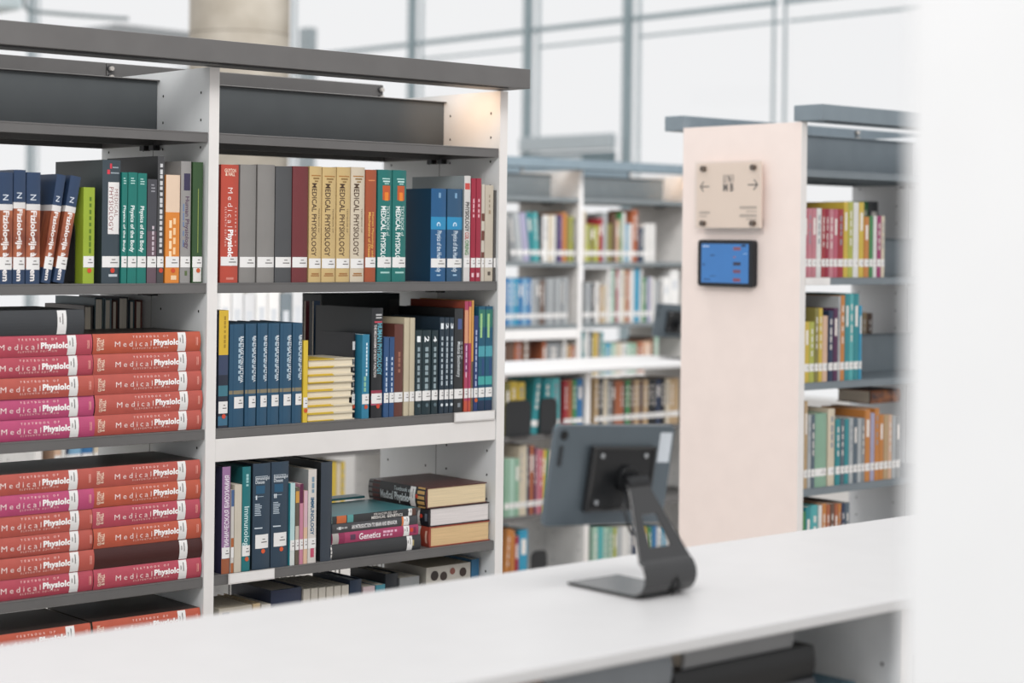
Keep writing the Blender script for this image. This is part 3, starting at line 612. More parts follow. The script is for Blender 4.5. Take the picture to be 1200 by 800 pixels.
_r = empty('book_box', (atY(995, 470, YR + .02).x, YR + .03, atY(1020, 478, YR).z + .006), None, None)
COL.objects.unlink(_r); bpy.data.objects.remove(_r)
book((atY(1056, 470, YR + .05).x, YR + .05, atY(1000, 478.5, YR).z + .0035), .045, .165, .15, '#7a4a30', '', '', how='lie', kind='amber_pattern', sticker=False, hard=True, label='amber and dark patterned book lying across the lower shelf of the signed bookcase')
book((atY(1036, 240, YR + .03).x, YR + .06, LV[1]), .001, .001, .001, '#203030', '', '') if False else None
# tall dark books behind the front rows of the signed bookcase
pixrow('rear row, upper shelf of the signed bookcase', RY + .30, LV[1], '1010-1018:236:green 1018.5-1030:236:charcoal', D=.18, st=False)
pixrow('rear row, middle shelf of the signed bookcase', RY + .30, LV[2], '1010-1016:366:tan 1016.5-1023:367:brown', D=.18, st=False)
# far tall bookcase
YB = BY + .022
FB = ['upper shelf of the far bookcase', 'second shelf of the far bookcase', 'shelf just above the far counter']
pixrow(FB[0], YB, LV[1], '577-582:252:navy 582.5-588:252:red 588.5-594:251:white 600-606:251:grey@-8 607-614:250:silver@-8 614.5-622:250:lavender@-8 622.5-627:249:teal@-8 627.3-632:249:turquoise@-4 632.5-636:252:charcoal 636.3-643:252:white 643.3-648:252:cream 648.3-651.4:252:white 651.7-654.4:253:navy 654.7-659:252:purple 659.4-664:249:orange 664.4-668:253:olive 668.4-671.6:254:lime 671.9-674:256:charcoal')
pixrow(FB[0] + ' ', YB, LV[1], '683.5-686.6:247:cream 686.9-691.6:263:lime 691.9-697:263:olive 697.3-702:264:lime 702.3-707:256:red 707.4-711.4:250:silver 711.8-718:262:olive 718.3-722:250:brown 722.3-726:258:peach 726.4-729.4:249:green 729.8-733:249:white 733.3-736.4:262:cyan 736.8-741:262:white 741.4-748:246:rust 748.4-752:267:navy 752.3-755.4:267:slate 755.8-762:262:white 762.4-768.6:262:white')
pixrow(FB[1], YB, LV[2], '577-584:326:blue 584.4-591:326:sky 591.4-597:326:blue 597.3-602.6:326:sky 603-607.6:326:cyan 608-612.6:326:blue 613-617.6:326:sky 618-622.6:326:blue 623-628:327:silver 628.3-633:326:grey 633.4-638:328:brown 638.3-643:326:grey 643.3-647.6:326:silver 648-652:326:grey 652.3-656.4:325:silver 656.8-661:325:grey 661.4-665.6:325:silver')
pixrow(FB[1] + ' ', YB, LV[2], '683.5-688:331:grey 688.3-693:331:silver 693.3-697:331:charcoal 697.4-703:330:white 703.4-707:335:tan 707.3-711:335:cream 712.4-717:315:white 717.3-721:315:mint 721.4-724.4:315:crimson 724.8-729:315:white 729.3-733.4:315:cream 733.8-738:316:rust 738.4-743.6:315:white 744-750:314:cyan 750.4-753:315:white 753.4-758:325:green 758.3-763:325:lavender 763.4-767:325:white 767.4-771:329:silver 771.3-775:329:grey')
pixrow(FB[2], YB, LV[3], '585-594:390:brown 594.5-603:390:brown 603.5-612:390:rust 612.5-621:390:brown 636-640:399:rust 640.5-657:401:grey 660-664:398:white 664.4-668.6:404:tan 669-673:405:rust')
pixrow(FB[2] + ' ', YB, LV[3], '682.5-685:388:teal 685.4-690:388:white 690.4-695:388:slate 695.3-699:389:yellow 699.3-703:390:tan 703.3-707:389:teal 707.4-709.6:402:mint 710-716:402:cyan 716.4-722:402:mint 722.4-729:402:cream 729.3-735:402:white 735.4-741:402:mint 741.4-747:402:sage 747.4-753.6:401:rust 754-764:400:peach 764.5-767:395:brown 767.4-772:395:mint')
# white box files at the end of the far second shelf
def box_file(px0, px1, yt, Y, Z, label, hexc='#e9e8e6', D=.2, group=None):
    xa, xb = atY(px0, yt, Y).x, atY(px1, yt, Y).x; H = atY(px0, yt, Y).z - Z
    r = empty('magazine_file', (xa, Y, Z), label, 'magazine file', group)
    w = xb - xa - .001; m = mat(hexc, .6); mb = MB(); t = .003
    mb.prism([(0, 0.0006), (0, H), (D * .25, H), (D, H * .55), (D, .0006)], 0, 0, t, m); mb.prism([(0, .0006), (0, H), (D * .25, H), (D, H * .55), (D, .0006)], 0, w - t, w, m)
    mb.box(t, w - t, 0, t, .0006, H, m); mb.box(t, w - t, D - t, D, .0006, H * .55, m); mb.box(t, w - t, t, D - t, .0006, .003, m)
    mb.build('case', r)
    mb = MB(); mb.box(w * .25, w * .75, -.001, 0, H * .62, H * .80, mat('#cfd2d6', .6)); mb.build('label_card', r); return r
box_file(777.5, 785.5, 325, YB, LV[2], 'white magazine file beside the grey book, second shelf of the far bookcase')
box_file(786, 796, 316, YB, LV[2], 'taller white magazine file by the signed panel, second shelf of the far bookcase')
# ------------------------------------------------------------------ low counters
CH = 1.09
def low_counter(label, xs, Y, depth, levels, m, wm, topm, name='counter', wx=None):
    root = empty(name, (xs[0], Y, 0), label, 'counter'); inv = Matrix.Translation((-xs[0], -Y, 0)); ps = []
    mb = MB(); x0, x1 = wx or (xs[0] - .01, xs[-1] + UT + .01); mb.box(x0, x1, Y - .012, Y + depth, CH - .019, CH, topm)
    ps.append(mb.build('worktop', root, .003, 3))
    for x in xs:
        ps.append(upright(root, x, Y + .02, depth - .04, CH - .0195, wm, EDGEW))
    for k in range(len(xs) - 1):
        xa, xb = xs[k] + UT + .001, xs[k + 1] - .001
        for z in levels:
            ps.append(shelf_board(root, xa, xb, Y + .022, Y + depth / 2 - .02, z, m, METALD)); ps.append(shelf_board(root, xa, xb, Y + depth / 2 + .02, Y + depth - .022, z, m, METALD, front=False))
    for p in ps: p.matrix_parent_inverse = inv
    return root
fc = low_counter('long white counter across the front with a tablet stand on it', [.69, 1.59, 2.49, 3.39], 1.845, .55, [.80, .455, .11], METAL, mat('#dcdfe2', .5), TOPW)
mb = MB(); mb.box(1.618, 2.488, 2.105, 2.117, .80, CH - .020, mat('#dadada', .5)); o = mb.build('back_panel', fc); o.matrix_parent_inverse = Matrix.Translation((-.69, -1.845, 0))
LCX = [3.14, 4.04, 4.94, 5.84, 6.74]; LY = 6.1
lc = low_counter('low white counter in front of the far bookcase', LCX, LY, .56, [.805, .455, .11], METAL, mat('#e0dedb', .5), TOPW)
# books inside the front counter
def cstack(pxa, pxb, Y, ztop, n, cols, where, T=.046):
    xa, xb = atY(pxa, 780, Y).x, atY(pxb, 780, Y).x; z = .8005; Tn = (ztop - .8005) / n - .0004
    od = ['bottom', 'second', 'third', 'fourth', 'fifth', 'sixth']
    for i in range(n):
        nm = 'topmost' if i == n - 1 else od[i]
        book((xb - (i % 2) * .004, Y, z), Tn, xb - xa, .13, cols[i][0], '', '', how='lie', hard=True, sticker=False, label=f'{nm} {cols[i][1]} book in the {where} under the white worktop', paper=cols[i][2] if len(cols[i]) > 2 else None)
        z += Tn + .0004
cstack(793, 957, 1.93, 1.012, 4, [('#4a4c50', 'dark grey'), ('#2d2e30', 'black'), ('#4a4c50', 'dark grey'), ('#1c1c1e', 'black')], 'wider stack')
book((atY(930, 760, 1.935).x, 1.935, 1.0128), .040, atY(930, 760, 1.925).x - atY(796, 760, 1.935).x, .12, '#8d8e90', '', '', how='lie', sticker=False, label='light grey binder lying on the wider stack under the white worktop', name='binder')
cstack(640, 788, 1.93, 1.045, 5, [('#5a5c60', 'grey'), ('#3c3d40', 'charcoal'), ('#5a5c60', 'grey'), ('#77706a', 'taupe'), ('#8d9399', 'pale grey', '#c9a898')], 'outer stack')
cstack(962, 1006, 1.91, .945, 4, [('#35586a', 'blue'), ('#2f5f72', 'teal'), ('#35586a', 'blue'), ('#3c6478', 'teal-blue')], 'stack beside the end upright')
# books in the low far counter
LS = ['upper shelf of the far counter', 'middle shelf of the far counter', 'bottom shelf of the far counter']
YL = LY + .03
pixrow(LS[0], YL, .805, '592-598:449:olive 598.4-606:447:yellow 606.4-616:448:yellow 622-630:443:teal@6 637.5-646:443:teal 646.4-657:443:turquoise 661-665.6:446:red 666-670.4:445:rust 670.8-676:445:green 676.4-683.6:444:blue', D=.19)
pixrow(LS[0] + ' ', YL, .805, '697-701.6:443:tan 702-707:443:charcoal 707.4-712:444:cream 712.4-717:446:grey 717.4-721:446:brown 721.4-726:446:rust 726.4-730.6:446:rust 731-733:446:charcoal 733.4-738.6:445:green 739-743.6:446:brown 744-749:445:tan 749.4-754:446:brown 754.4-759.6:445:tan 760-764.6:444:black 765-769:444:black 769.4-774:444:navy 774.4-780:443:black 780.4-784.6:444:cream 785-790:444:tan 790.4-796:443:tan', D=.19)
pixrow(LS[1], YL, .455, '591.5-597:537:sage 597.4-603:537:mint 603.4-608.6:537:sage 609-612.6:523:cream 613-617.4:522:cream 617.8-620.6:523:navy 621-625.4:522:rust 625.8-628.6:524:plum 629-632:526:pink 632.4-636.4:527:rose 636.8-640.4:527:yellow 640.8-644:527:green 644.4-649:528:cream', D=.19)
pixrow(LS[2], YL, .11, '591-595:620:orange@3 598.5-603:621:orange 603.4-608:628:crimson 608.4-619:621:cyan', D=.19)
pixrow(LS[2] + ' ', YL, .11, '695-701:618:mint 701.4-707:618:turquoise 707.4-713:618:mint 713.4-719:618:sage 719.4-722.6:618:lime 723-729:618:silver 729.4-735:617:white 735.4-741:617:white 741.4-746:617:navy 746.4-752:617:white 752.4-758:618:yellow 758.4-764:618:green 764.4-770:617:blue 770.4-776:618:white 776.4-782:618:cyan 782.4-788:618:white', D=.19)
bookend(atY(592, 490, LY + .05).x, LY + .042, .805, 'black bookend in front of the yellow books, upper shelf of the far counter', .105, .155, mat('#2a2c2e', .4), 'front') if False else None
def front_bookend(px0, px1, yt, Y, Z, label):
    xa, xb = atY(px0, yt, Y).x, atY(px1, yt, Y).x
    r = bookend(xa, Y, Z + .0006, label, xb - xa, atY(px0, yt, Y).z - Z, mat('#292a2c', .45), 'front'); [c for c in r.children if c.name.startswith('foot')][0].scale = (1, .22, 1); return r
front_bookend(592, 622, 470, LY + .027, .805, 'wide black bookend before the yellow books on the far counter shelf')
front_bookend(633, 653, 467, LY + .027, .805, 'narrow dark bookend before the teal books on the far counter shelf')
front_bookend(622, 641, 646, LY + .027, .11, 'black bookend beside the cyan book, bottom shelf of the far counter')
# white magazine files on the far counter, seen through the shelves
for k_ in range(8):
    box_file(258 + k_ * 14.2, 271 + k_ * 14.2, 338 + (k_ % 3) * 3, 6.28, CH, ['first', 'second', 'third', 'fourth', 'fifth', 'sixth', 'seventh', 'eighth'][k_] + ' pale magazine file from the divider, seen through the gap above the blue volumes', ['#eceae8', '#e4e4e4', '#d9d9da', '#ecebe9'][k_ % 4] if k_ != 5 else '#7a848a', group='white magazine files on the far counter')
pixrow('far counter, seen through the near bookcase', YL, .455, '383-388:541:yellow 388.4-394:541:yellow 394.4-399:542:cream 399.4-404:541:yellow', D=.18)
pixrow('far counter, seen over the red stacks', YL, .805, '64-72:470:peach 72.4-77:470:white 77.4-81:470:navy 81.4-96:470:sky 96.4-110:470:blue 110.4-117:470:cream', D=.18)
# ------------------------------------------------------------------ tablet stands
def tablet_stand(ox, oy, oz, label, sc=1.0):
    root = empty('tablet_stand', (ox, oy, oz), label, 'tablet')
    dk = mat('#2c2c2d', .16, .0, spec=.6, vary=.06); bl = mat('#1c1d1f', .3, .1)
    # bent steel strip: base plate, front bend, rising arm with a slot   (local: x along counter, y away, z up)
    st = []
    W0, W1 = 0.0, .117
    for y in (.150, .10, .05, .0): st.append((y, .0042, W0, W1))
    cy, cz, r = .0, .0335, .0295
    for a in range(-110, -241, -13):
        t = math.radians(a); st.append((cy + r * math.cos(t), cz + r * math.sin(t), W0, W1))
    y0, z0 = st[-1][0], st[-1][1]; dirv = Vector((.50, .866))
    n = 12; L = .132
    for k in range(1, n + 1):
        f = k / n; wl = .034 * min(1, f * 1.15); wr = .117 - .030 * min(1, f * 1.15)
        st.append((y0 + dirv.x * L * f, z0 + dirv.y * L * f, wl, wr))
    nb = 4; base = MB(); arm = MB()
    def strip(mb, sta, slot=None):
        cols = (0, .28, .72, 1)
        for i in range(len(sta) - 1):
            for c in range(3):
                if slot and slot[0] <= i <= slot[1] and c == 1:
                    continue
                P = lambda s, u: (s[2] + (s[3] - s[2]) * u, s[0], s[1])
                n0 = len(mb.v); mb.v += [P(sta[i], cols[c]), P(sta[i], cols[c + 1]), P(sta[i + 1], cols[c + 1]), P(sta[i + 1], cols[c])]
                mb.f.append((n0, n0 + 1, n0 + 2, n0 + 3)); mb.m.append(mb.mi(dk))
    def finish(mb, name):
        me = mb.mesh(name, fix=False); bm = bmesh.new(); bm.from_mesh(me); bmesh.ops.remove_doubles(bm, verts=bm.verts[:], dist=1e-5); bmesh.ops.recalc_face_normals(bm, faces=bm.faces[:]); bm.to_mesh(me); bm.free()
        o = link(name, me, root); s = o.modifiers.new('thick', 'SOLIDIFY'); s.thickness = .0035; s.offset = 0
        b = o.modifiers.new('edge', 'BEVEL'); b.width = .0008; b.segments = 1; return o
    strip(base, st[:5]); finish(base, 'base_plate')
    strip(arm, st[4:], slot=(len(st) - 4 - 11, len(st) - 4 - 7)); a_ = finish(arm, 'arm')
    top = st[-1]
    # hinge, mount plate and tablet, leaning with the screen away
    hx = (top[2] + top[3]) / 2
    tilt, swing = math.radians(7), math.radians(3.5)
    hinge = MB(); hinge.cyl((top[0] + .004, top[1]), 0, .011, hx - .024, hx + .024, bl, 16); hinge.box(hx - .012, hx + .012, top[0], top[0] + .022, top[1] - .008, top[1] + .012, bl); hinge.build('hinge', root, smooth=False)
    cable = MB(); cable.tube([(hx - .022, top[0], top[1] - .005), (hx - .04, top[0] - .01, top[1] - .035), (hx - .035, top[0] - .02, top[1] - .07), (hx - .018, top[0] - .045, top[1] - .1), (hx + .01, top[0] - .075, top[1] - .125), (hx + .01, -.036, .02), (hx + .008, -.020, .0045)], .0028, bl); cable.build('cable', root, smooth=True)
    # local frame of the tablet: u along x, w up the panel, nrm toward the viewer side
    cxx, cyy, czz = hx - .013, top[0] + .030, top[1] + .006
    pl = MB(); W, Hh = .146, .106
    pl.prism([(-W / 2, -Hh / 2), (W / 2, -Hh / 2), (W / 2, Hh / 2), (-W / 2, Hh / 2)], 1, -.006, 0, bl); 
    pl.box(-W / 2, W / 2, -.0085, -.006, -Hh / 2, -Hh / 2 + .005, dk); pl.box(-W / 2, W / 2, -.0085, -.006, Hh / 2 - .005, Hh / 2, dk); pl.box(-W / 2, -W / 2 + .006, -.012, -.006, -Hh / 2, Hh / 2, dk); pl.box(W / 2 - .005, W / 2, -.0085, -.006, -Hh / 2, Hh / 2, dk)
    pl.cyl((.012, 0), 1, .022, -.014, -.006, bl, 20)
    P = pl.build('mount_plate', root, .0008, 1); P.location = (cxx, cyy, czz); P.rotation_euler = (tilt, swing, 0)
    sc_ = MB()
    for sx in (-1, 1):
        for sz in (-1, 1): sc_.cyl((sx * W * .34, sz * Hh * .36), 1, .0042, -.0085, -.006, mat('#b8bcc0', .25, .8), 12)
    sc_.cyl((.028, 0), 1, .005, -.017, -.014, mat('#b8bcc0', .25, .8), 12); sc_.build('bolt', P)
    tb = MB(); TW, TH, rr = .270, .164, .011
    def rrect(w, h, r):
        pts = []
        for (sx, sz, a0) in ((1, -1, -90), (1, 1, 0), (-1, 1, 90), (-1, -1, 180)):
            for k in range(5):
                t = math.radians(a0 + 22.5 * k); pts.append((sx * (w / 2 - r) + r * math.cos(t), sz * (h / 2 - r) + r * math.sin(t)))
        return pts
    tb.prism(rrect(TW, TH, rr), 1, 0, .009, mat('#5f6970', .3, .4))
    T_ = tb.build('tablet', root, .0015, 2); T_.location = (cxx - .016, cyy, czz + .006); T_.rotation_euler = (tilt, swing, 0)
    s_ = MB(); s_.prism(rrect(TW - .012, TH - .012, rr - .004), 1, .009, .0094, mat('#0c0d10', .15)); s_.build('screen', T_)
    c_ = MB(); c_.cyl((-TW / 2 + .018, TH / 2 - .017), 1, .0075, -.002, .0005, mat('#17181a', .2), 20); c_.build('camera', T_)
    c_ = MB(); c_.prism([(x - TW / 2 + .0155, z + TH / 2 - .050) for x, z in rrect(.009, .034, .004)], 1, -.0012, .0005, mat('#2b2f33', .3)); c_.build('button_strip', T_)
    w_ = MB(); w_.box(TW / 2 - .034, TW / 2 - .006, -.0006, .0002, TH / 2 - .062, TH / 2 - .012, mat('#c6ccd2', .3)); w_.build('pale_patch', T_)  # flat pale rectangle near the tablet's upper corner
    root.scale = (sc, sc, sc)
    return root
bp = atZ(755, 705, CH)
tablet_stand(bp.x, bp.y + .028, CH, 'grey tablet on a bent black stand on the white counter, seen from behind')
bp2 = atZ(782, 416, CH)
tablet_stand(6.63, LY + .18, CH, 'dark tablet stand on the far counter, half hidden by the signed panel')
# ------------------------------------------------------------------ sign and tablet on the end panel
PX_ = 4.697
def onP(px, py): return atX(px, py, PX_)
def panel_frame(px0, px1, py0, py1):
    a, b = onP(px0, (py0 + py1) / 2), onP(px1, (py0 + py1) / 2); c, d = onP((px0 + px1) / 2, py0), onP((px0 + px1) / 2, py1)
    return a.y, b.y, c.z, d.z      # y left (far) > y right
yl, yr_, zt_, zb_ = panel_frame(822.5, 898, 191, 267)
W, H = yl - yr_, zt_ - zb_
sg = empty('direction_sign', (PX_, yl, zb_), 'clear acrylic direction sign with two arrows on the pale end panel', 'sign')
mb = MB(); mb.box(-.026, -.020, -W, 0, 0, H, mat('#f3dfd2', .25, vary=.01)); pan = mb.build('panel', sg)
mb = MB(); mb.box(-.032, -.0275, -W - .004, .004, -.006, H + .006, glass('clear_acrylic', (.97, .97, .96), .06)); mb.build('cover_glass', sg)
mb = MB(); mb.box(-.019, -.0005, -W * .9 - .02, -.03, -.022, .03, glass('clear_acrylic_back', (.95, .95, .95), .06)); mb.build('bracket', sg)
for (yy, zz) in ((.035, .03), (.035, H - .03), (W - .03, .03), (W - .03, H - .03)):
    mb = MB(); mb.cyl((-yy, zz - .015 if zz < H / 2 else zz + .012), 0, .0095, -.040, -.0005, mat('#6d635c', .3, .6), 16); mb.build('standoff', sg)
inkm = mat('#4e423e', .6)
def plate_text(mb, s, u0, u1, v, h, m, bold=0.0):
    vs, fs = glyphs(s, bold); n0 = len(mb.v); i = mb.mi(m)
    for tx, ty in vs: mb.v.append((-.0263, -(u0 + (u1 - u0) * tx) * W, v * H + ty * h))
    mb.f += [tuple(n0 + k for k in f) for f in fs]; mb.m += [i] * len(fs)
def stroke(mb, pts, th, m, x=-.0263):
    for (a, b) in zip(pts[:-1], pts[1:]):
        a = Vector((-a[0] * W, a[1] * H)); b = Vector((-b[0] * W, b[1] * H)); d = (b - a).normalized(); n = Vector((-d.y, d.x)) * th
        mb.face([(x, *(a + n)), (x, *(b + n)), (x, *(b - n)), (x, *(a - n))], m)
mb = MB()
stroke(mb, [(.06, .64), (.20, .64)], .0022, inkm); stroke(mb, [(.11, .715), (.06, .64), (.11, .565)], .0022, inkm)
stroke(mb, [(.80, .655), (.945, .655)], .0022, inkm); stroke(mb, [(.89, .735), (.945, .655), (.89, .575)], .0022, inkm)
plate_text(mb, 'U N I', .42, .58, .70, .026, inkm, .03); plate_text(mb, 'M B', .42, .58, .565, .026, inkm, .04)
rng = random.Random(4)
def faint(u0, u1, v, h, hexc, n):
    st = (u1 - u0) / n
    for k in range(n): stroke(mb, [(u0 + k * st, v), (u0 + k * st + st * .75, v)], h, mat(hexc, .6))
faint(.05, .22, .235, .0045, '#b3a59c', 6); faint(.05, .17, .18, .0025, '#b8aaa0', 5)
faint(.68, .94, .31, .005, '#b3a59c', 9); faint(.78, .94, .25, .0025, '#b8aaa0', 6); faint(.68, .94, .185, .005, '#b3a59c', 9); faint(.78, .94, .13, .0025, '#b8aaa0', 6)
mb.build('lettering', sg)
yl, yr_, zt_, zb_ = panel_frame(823.5, 888, 281, 336); W, H = yl - yr_, zt_ - zb_
tbm = empty('wall_tablet', (PX_, yl, zb_), 'black framed tablet with a blue screen mounted below the acrylic sign', 'tablet')
mb = MB(); mb.prism([(-y, z) for y, z in [(.012, 0), (W - .012, 0), (W - .003, .003), (W, .012), (W, H - .012), (W - .003, H - .003), (W - .012, H), (.012, H), (.003, H - .003), (0, H - .012), (0, .012), (.003, .003)]], 0, -.026, -.0005, mat('#1a1d22', .35)); mb.build('case', tbm, .002, 2)
def emis(hexc, s):
    m = bpy.data.materials.new('screen_light'); m.use_nodes = True; b = m.node_tree.nodes['Principled BSDF']; c = lin(hexc)
    nt = m.node_tree; tc = nt.nodes.new('ShaderNodeTexCoord'); gr = nt.nodes.new('ShaderNodeTexNoise'); gr.inputs['Scale'].default_value = 9
    rp = nt.nodes.new('ShaderNodeValToRGB'); rp.color_ramp.elements[0].color = (*[x * .75 for x in c], 1); rp.color_ramp.elements[1].color = (*[min(1, x * 1.2) for x in c], 1)
    nt.links.new(tc.outputs['Object'], gr.inputs['Vector']); nt.links.new(gr.outputs['Fac'], rp.inputs['Fac'])
    b.inputs['Base Color'].default_value = (*[x * .3 for x in c], 1); nt.links.new(rp.outputs['Color'], b.inputs['Emission Color']); b.inputs['Emission Strength'].default_value = s; b.inputs['Roughness'].default_value = .2
    return m
mb = MB(); mb.box(-.0268, -.0262, -W * .93, -W * .075, H * .085, H * .915, emis('#3f7fc4', .62)); sc_ = mb.build('screen', tbm)
mb = MB(); I = lambda h: mat(h, .5)
def blk(u0, u1, v0, v1, hexc): mb.box(-.0273, -.0269, -W * u1, -W * u0, H * v0, H * v1, I(hexc))
blk(.10, .22, .85, .87, '#c9dcf2'); blk(.24, .32, .66, .68, '#223a5c'); blk(.11, .135, .45, .49, '#1c2c4a'); blk(.12, .24, .14, .16, '#2a3f5e'); blk(.24, .34, .22, .235, '#335070')
for (v, c) in ((.78, '#8a5a6a'), (.46, '#3a3a4c'), (.30, '#7a5266'), (.12, '#8a5060')): blk(.66, .79, v, v + .07, c)
blk(.66, .70, .62, .65, '#9a6a78'); blk(.80, .88, .86, .90, '#22304a'); blk(.84, .90, .70, .72, '#8fb4dc')
mb.build('screen_icons', sc_)
# ------------------------------------------------------------------ setting
fl = MB(); fl.box(-6, 16, -5, 32, -.1, 0, mat('#b9b4ae', .5, vary=.04)); tag(fl.build('floor'), kind='structure')
wr = MB(); wr.box(.98, 1.50, .25, .735, 0, 3.6, mat('#f1f2f3', .6, vary=.01)); tag(wr.build('wall_right', None, .006, 3), kind='structure')
XW = 14.0; MUL = mat('#9aa9ae', .45, .0, vary=.04); MULL = mat('#b4c0c4', .45, vary=.03)
yb = [27.5, XW / .687, XW / .790, XW / .8955, XW / .996, XW / 1.1688, 9.6, 7.5]
ZT = atX(830, 12, XW).z
zlist = [0.0, 2.60, ZT, 8.0]
GL = glass('window_glass')
n_ = 0
for k, y in enumerate(yb):
    w = .09
    mb = MB(); 
    if k == 5: mb.box(XW - .03, XW, y - .07, y - .045, 0, 8, MUL); mb.box(XW - .03, XW, y + .075, y + .10, 0, 8, MUL)
    else: mb.box(XW - .08, XW, y - w / 2, y + w / 2, 0, 8, MUL); mb.box(XW, XW + .05, y - w / 2 - .07, y - w / 2 - .055, 0, 8, MULL)
    n_ += 1; tag(mb.build(f'trim_{n_}', None, .01, 2), kind='structure')
wn = 0
for k in range(len(yb) - 1):
    y1, y0 = yb[k] - .06, yb[k + 1] + .06
    for (za, zb) in ((0.0, 2.55), (2.63, ZT - .05), (ZT + .05, 8.0)):
        wn += 1; r = empty(f'window_{wn}', (XW, (y0 + y1) / 2, za), kind='structure'); L = (y1 - y0) / 2; h = zb - za
        mb = MB(); mb.box(.02, .03, -L, L, 0, h, GL); mb.build('pane', r)
    # transoms
    mb = MB(); mb.box(XW - .05, XW, y0 - .01, y1 + .01, ZT - .03, ZT + .02, MUL); mb.box(XW + .05, XW + .07, y0 - .01, y1 + .01, ZT - .20, ZT - .17, MULL)
    n_ += 1; tag(mb.build(f'trim_{n_}'), kind='structure')
# lower transom with a grey vent panel between the two thick mullions
y1, y0 = yb[3] - .06, yb[4] + .06
za_ = atX(672, 165, XW).z
mb = MB(); mb.box(XW - .22, XW - .125, y0, y1, za_ - .12, za_ + .05, mat('#b9c2c6', .4)); n_ += 1; tag(mb.build(f'trim_{n_}', None, .02, 3), kind='structure')
mb = MB(); mb.box(XW - .2, XW - .13, y0, y1, za_ - .65, za_ - .14, mat('#75868c', .5)); mb.box(XW - .21, XW - .2, y0 + .45, y1 - .08, za_ - .36, za_ - .18, mat('#c9cfd2', .5)); n_ += 1; tag(mb.build(f'trim_{n_}', None, .01, 2), kind='structure')
# round concrete column
CYY = 9.0; cp = atY(281, 30, CYY); rad = .5 * 117 / F * (cp - CAM).dot(D0)
col = empty('concrete_column', (cp.x, cp.y, 0), 'round beige concrete column rising behind the tall near bookcase', 'column')
cm = bpy.data.materials.new('concrete'); cm.use_nodes = True; nt = cm.node_tree; b = nt.nodes['Principled BSDF']; b.inputs['Roughness'].default_value = .85
tc = nt.nodes.new('ShaderNodeTexCoord'); ns = nt.nodes.new('ShaderNodeTexNoise'); ns.inputs['Scale'].default_value = 3.5; ns.inputs['Detail'].default_value = 6; rp = nt.nodes.new('ShaderNodeValToRGB')
rp.color_ramp.elements[0].color = (*lin('#a39a8c'), 1); rp.color_ramp.elements[1].color = (*lin('#c9c2b6'), 1); rp.color_ramp.elements[0].position = .3; rp.color_ramp.elements[1].position = .7
nt.links.new(tc.outputs['Object'], ns.inputs['Vector']); nt.links.new(ns.outputs['Fac'], rp.inputs['Fac']); nt.links.new(rp.outputs['Color'], b.inputs['Base Color'])
mb = MB(); mb.cyl((0, 0), 2, rad, 0, 8, cm, 48); mb.build('shaft', col, smooth=False)
for p in col.children[0].data.polygons: p.use_smooth = len(p.vertices) == 4
mb = MB()
for zz in (1.2, 2.8, 4.4): mb.cyl((0, 0), 2, rad + .002, zz, zz + .006, mat('#8b8378', .9), 48)
mb.build('form_joint', col)
# far grey soffit block, thin pipe and short post high behind the red-stack bay
a, b2 = atY(122, 26, 16), atY(262, 45, 16)
mb = MB(); mb.prism([(a.x, a.z - .15), (a.x + .12, a.z + .0), (b2.x, a.z - .02), (b2.x, b2.z - .2), (a.x, b2.z - .12)], 1, 16, 16.8, mat('#a3a6a8', .6)); n_ += 1; tag(mb.build(f'trim_{n_}'), kind='structure')
mb = MB(); pts = [atY(px, py, 13) for px, py in ((29, -30), (28, 0), (29, 8), (33, 12), (45, 14), (80, 17), (120, 20), (150, 22))]
mb.tube(pts, .016, mat('#8f9a9d', .4)); n_ += 1; tag(mb.build(f'trim_{n_}', None, smooth=True), kind='structure')
mb = MB(); pa, pb = atY(-60, -40, 13.4), atY(27, 12, 13.4); mb.box(pa.x, pb.x, 13.4, 13.9, pb.z, pa.z + 1, mat('#d3e0e3', .5)); n_ += 1; tag(mb.build(f'trim_{n_}', None, .03, 3), kind='structure')
pp = atX(361, 33, 13.0)
mb = MB(); mb.box(12.93, 13.07, pp.y - .09, pp.y + .09, 0, pp.z, mat('#a9b3b7', .5)); tag(mb.build('post', None, .01, 2), 'short pale grey post just showing over the canopy beam by the column', 'post')
# ------------------------------------------------------------------ labels of the books that stand in rows
ORD = ['first', 'second', 'third', 'fourth', 'fifth', 'sixth', 'seventh', 'eighth', 'ninth', 'tenth', 'eleventh', 'twelfth', 'thirteenth', 'fourteenth', 'fifteenth', 'sixteenth', 'seventeenth', 'eighteenth', 'nineteenth', 'twentieth', 'twenty-first', 'twenty-second']
FROM = {SA: 'frame edge', SB: 'divider', SF: 'divider', SG: 'divider'}
by = {}
for t in ALLBOOKS:
    if not t[3]: by.setdefault(t[2], []).append(t)
for sh, L in by.items():
    L.sort(key=lambda t: t[4][0]); looks = [t[1] for t in L]
    if sh in FROM: mark = 'from the ' + FROM[sh]
    elif 'seen' in sh: mark = 'in the row'
    elif 'signed bookcase' in sh: mark = 'from the end panel'
    elif sh.endswith(' '): mark = 'past the middle upright'
    else: mark = 'from the near bookcase'
    for i, (root, look, _, _, _) in enumerate(L):
        if looks.count(look) == 1 and len(look.split()) > 3: root['label'] = f'{look} on the {sh.strip()}'
        else: root['label'] = f'{look}, {ORD[i]} {mark}, {sh.strip()}'
        if not root.get('group'): root['group'] = 'books on the ' + sh.strip() + (' past the middle upright' if sh.endswith(' ') else '')
for root, look, sh, lab, loc in ALLBOOKS:
    if lab: root['label'] = lab
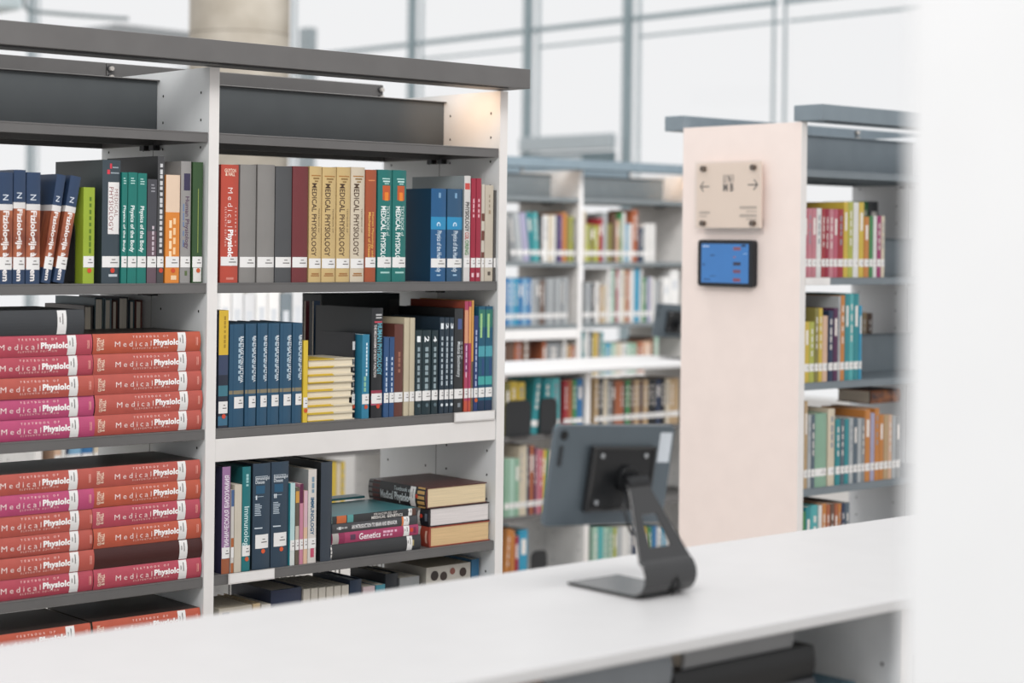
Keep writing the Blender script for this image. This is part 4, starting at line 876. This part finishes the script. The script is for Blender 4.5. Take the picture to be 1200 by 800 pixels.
# ------------------------------------------------------------------ light
W_ = bpy.data.worlds.new('daylight'); SC.world = W_; W_.use_nodes = True
bg = W_.node_tree.nodes['Background']; bg.inputs['Color'].default_value = (.985, .99, 1, 1); bg.inputs['Strength'].default_value = .90
def area(name, loc, target, sx, sy, power, col=(1, 1, 1)):
    L = bpy.data.lights.new(name, 'AREA'); L.shape = 'RECTANGLE'; L.size = sx; L.size_y = sy; L.energy = power; L.color = col
    o = bpy.data.objects.new(name, L); COL.objects.link(o); o.location = loc
    o.rotation_euler = (Vector(target) - Vector(loc)).to_track_quat('-Z', 'Y').to_euler(); return o
area('overhead_fill', (.3, .2, 4.6), (2.6, 3.9, 1.0), 3.0, 1.6, 150, (1, .985, .97))  # unseen fill added overhead to lift the counter and near shelves
area('overhead_fill', (5.0, 4.9, 4.8), (6.6, 7.3, .9), 3.0, 1.2, 190, (1, .99, .98))  # second added fill, unseen, brightens the fronts of the far bookcase
for (xe, y, pw) in ((3.252, 3.75, .17), (7.09, 7.5, .03), (7.99, 7.5, .13)):
    L_ = area('led_strip', (xe - .13, y + .06, 2.046), (xe, y + .11, 1.97), .20, .02, pw, (1, .66, .42)); L_.data.spread = math.radians(120)
# ------------------------------------------------------------------ camera
cd = bpy.data.cameras.new('camera'); co = bpy.data.objects.new('camera', cd); COL.objects.link(co)
M4 = Matrix((RV, NV, -D0)).transposed().to_4x4(); M4.translation = CAM; co.matrix_world = M4
cd.sensor_fit = 'HORIZONTAL'; cd.sensor_width = 36; cd.lens = F * 36 / 1200; cd.shift_y = -(400 - HY) / 1200; cd.clip_start = .05; cd.clip_end = 200
cd.dof.use_dof = True; cd.dof.focus_distance = 4.45; cd.dof.aperture_fstop = 2.6
SC.camera = co
SC.view_settings.view_transform = 'Standard'; SC.view_settings.look = 'None'; SC.view_settings.exposure = 0; SC.view_settings.gamma = 1; SC.view_settings.use_curve_mapping = False
SC.cycles.use_denoising = True; SC.cycles.max_bounces = 8; SC.cycles.transparent_max_bounces = 12
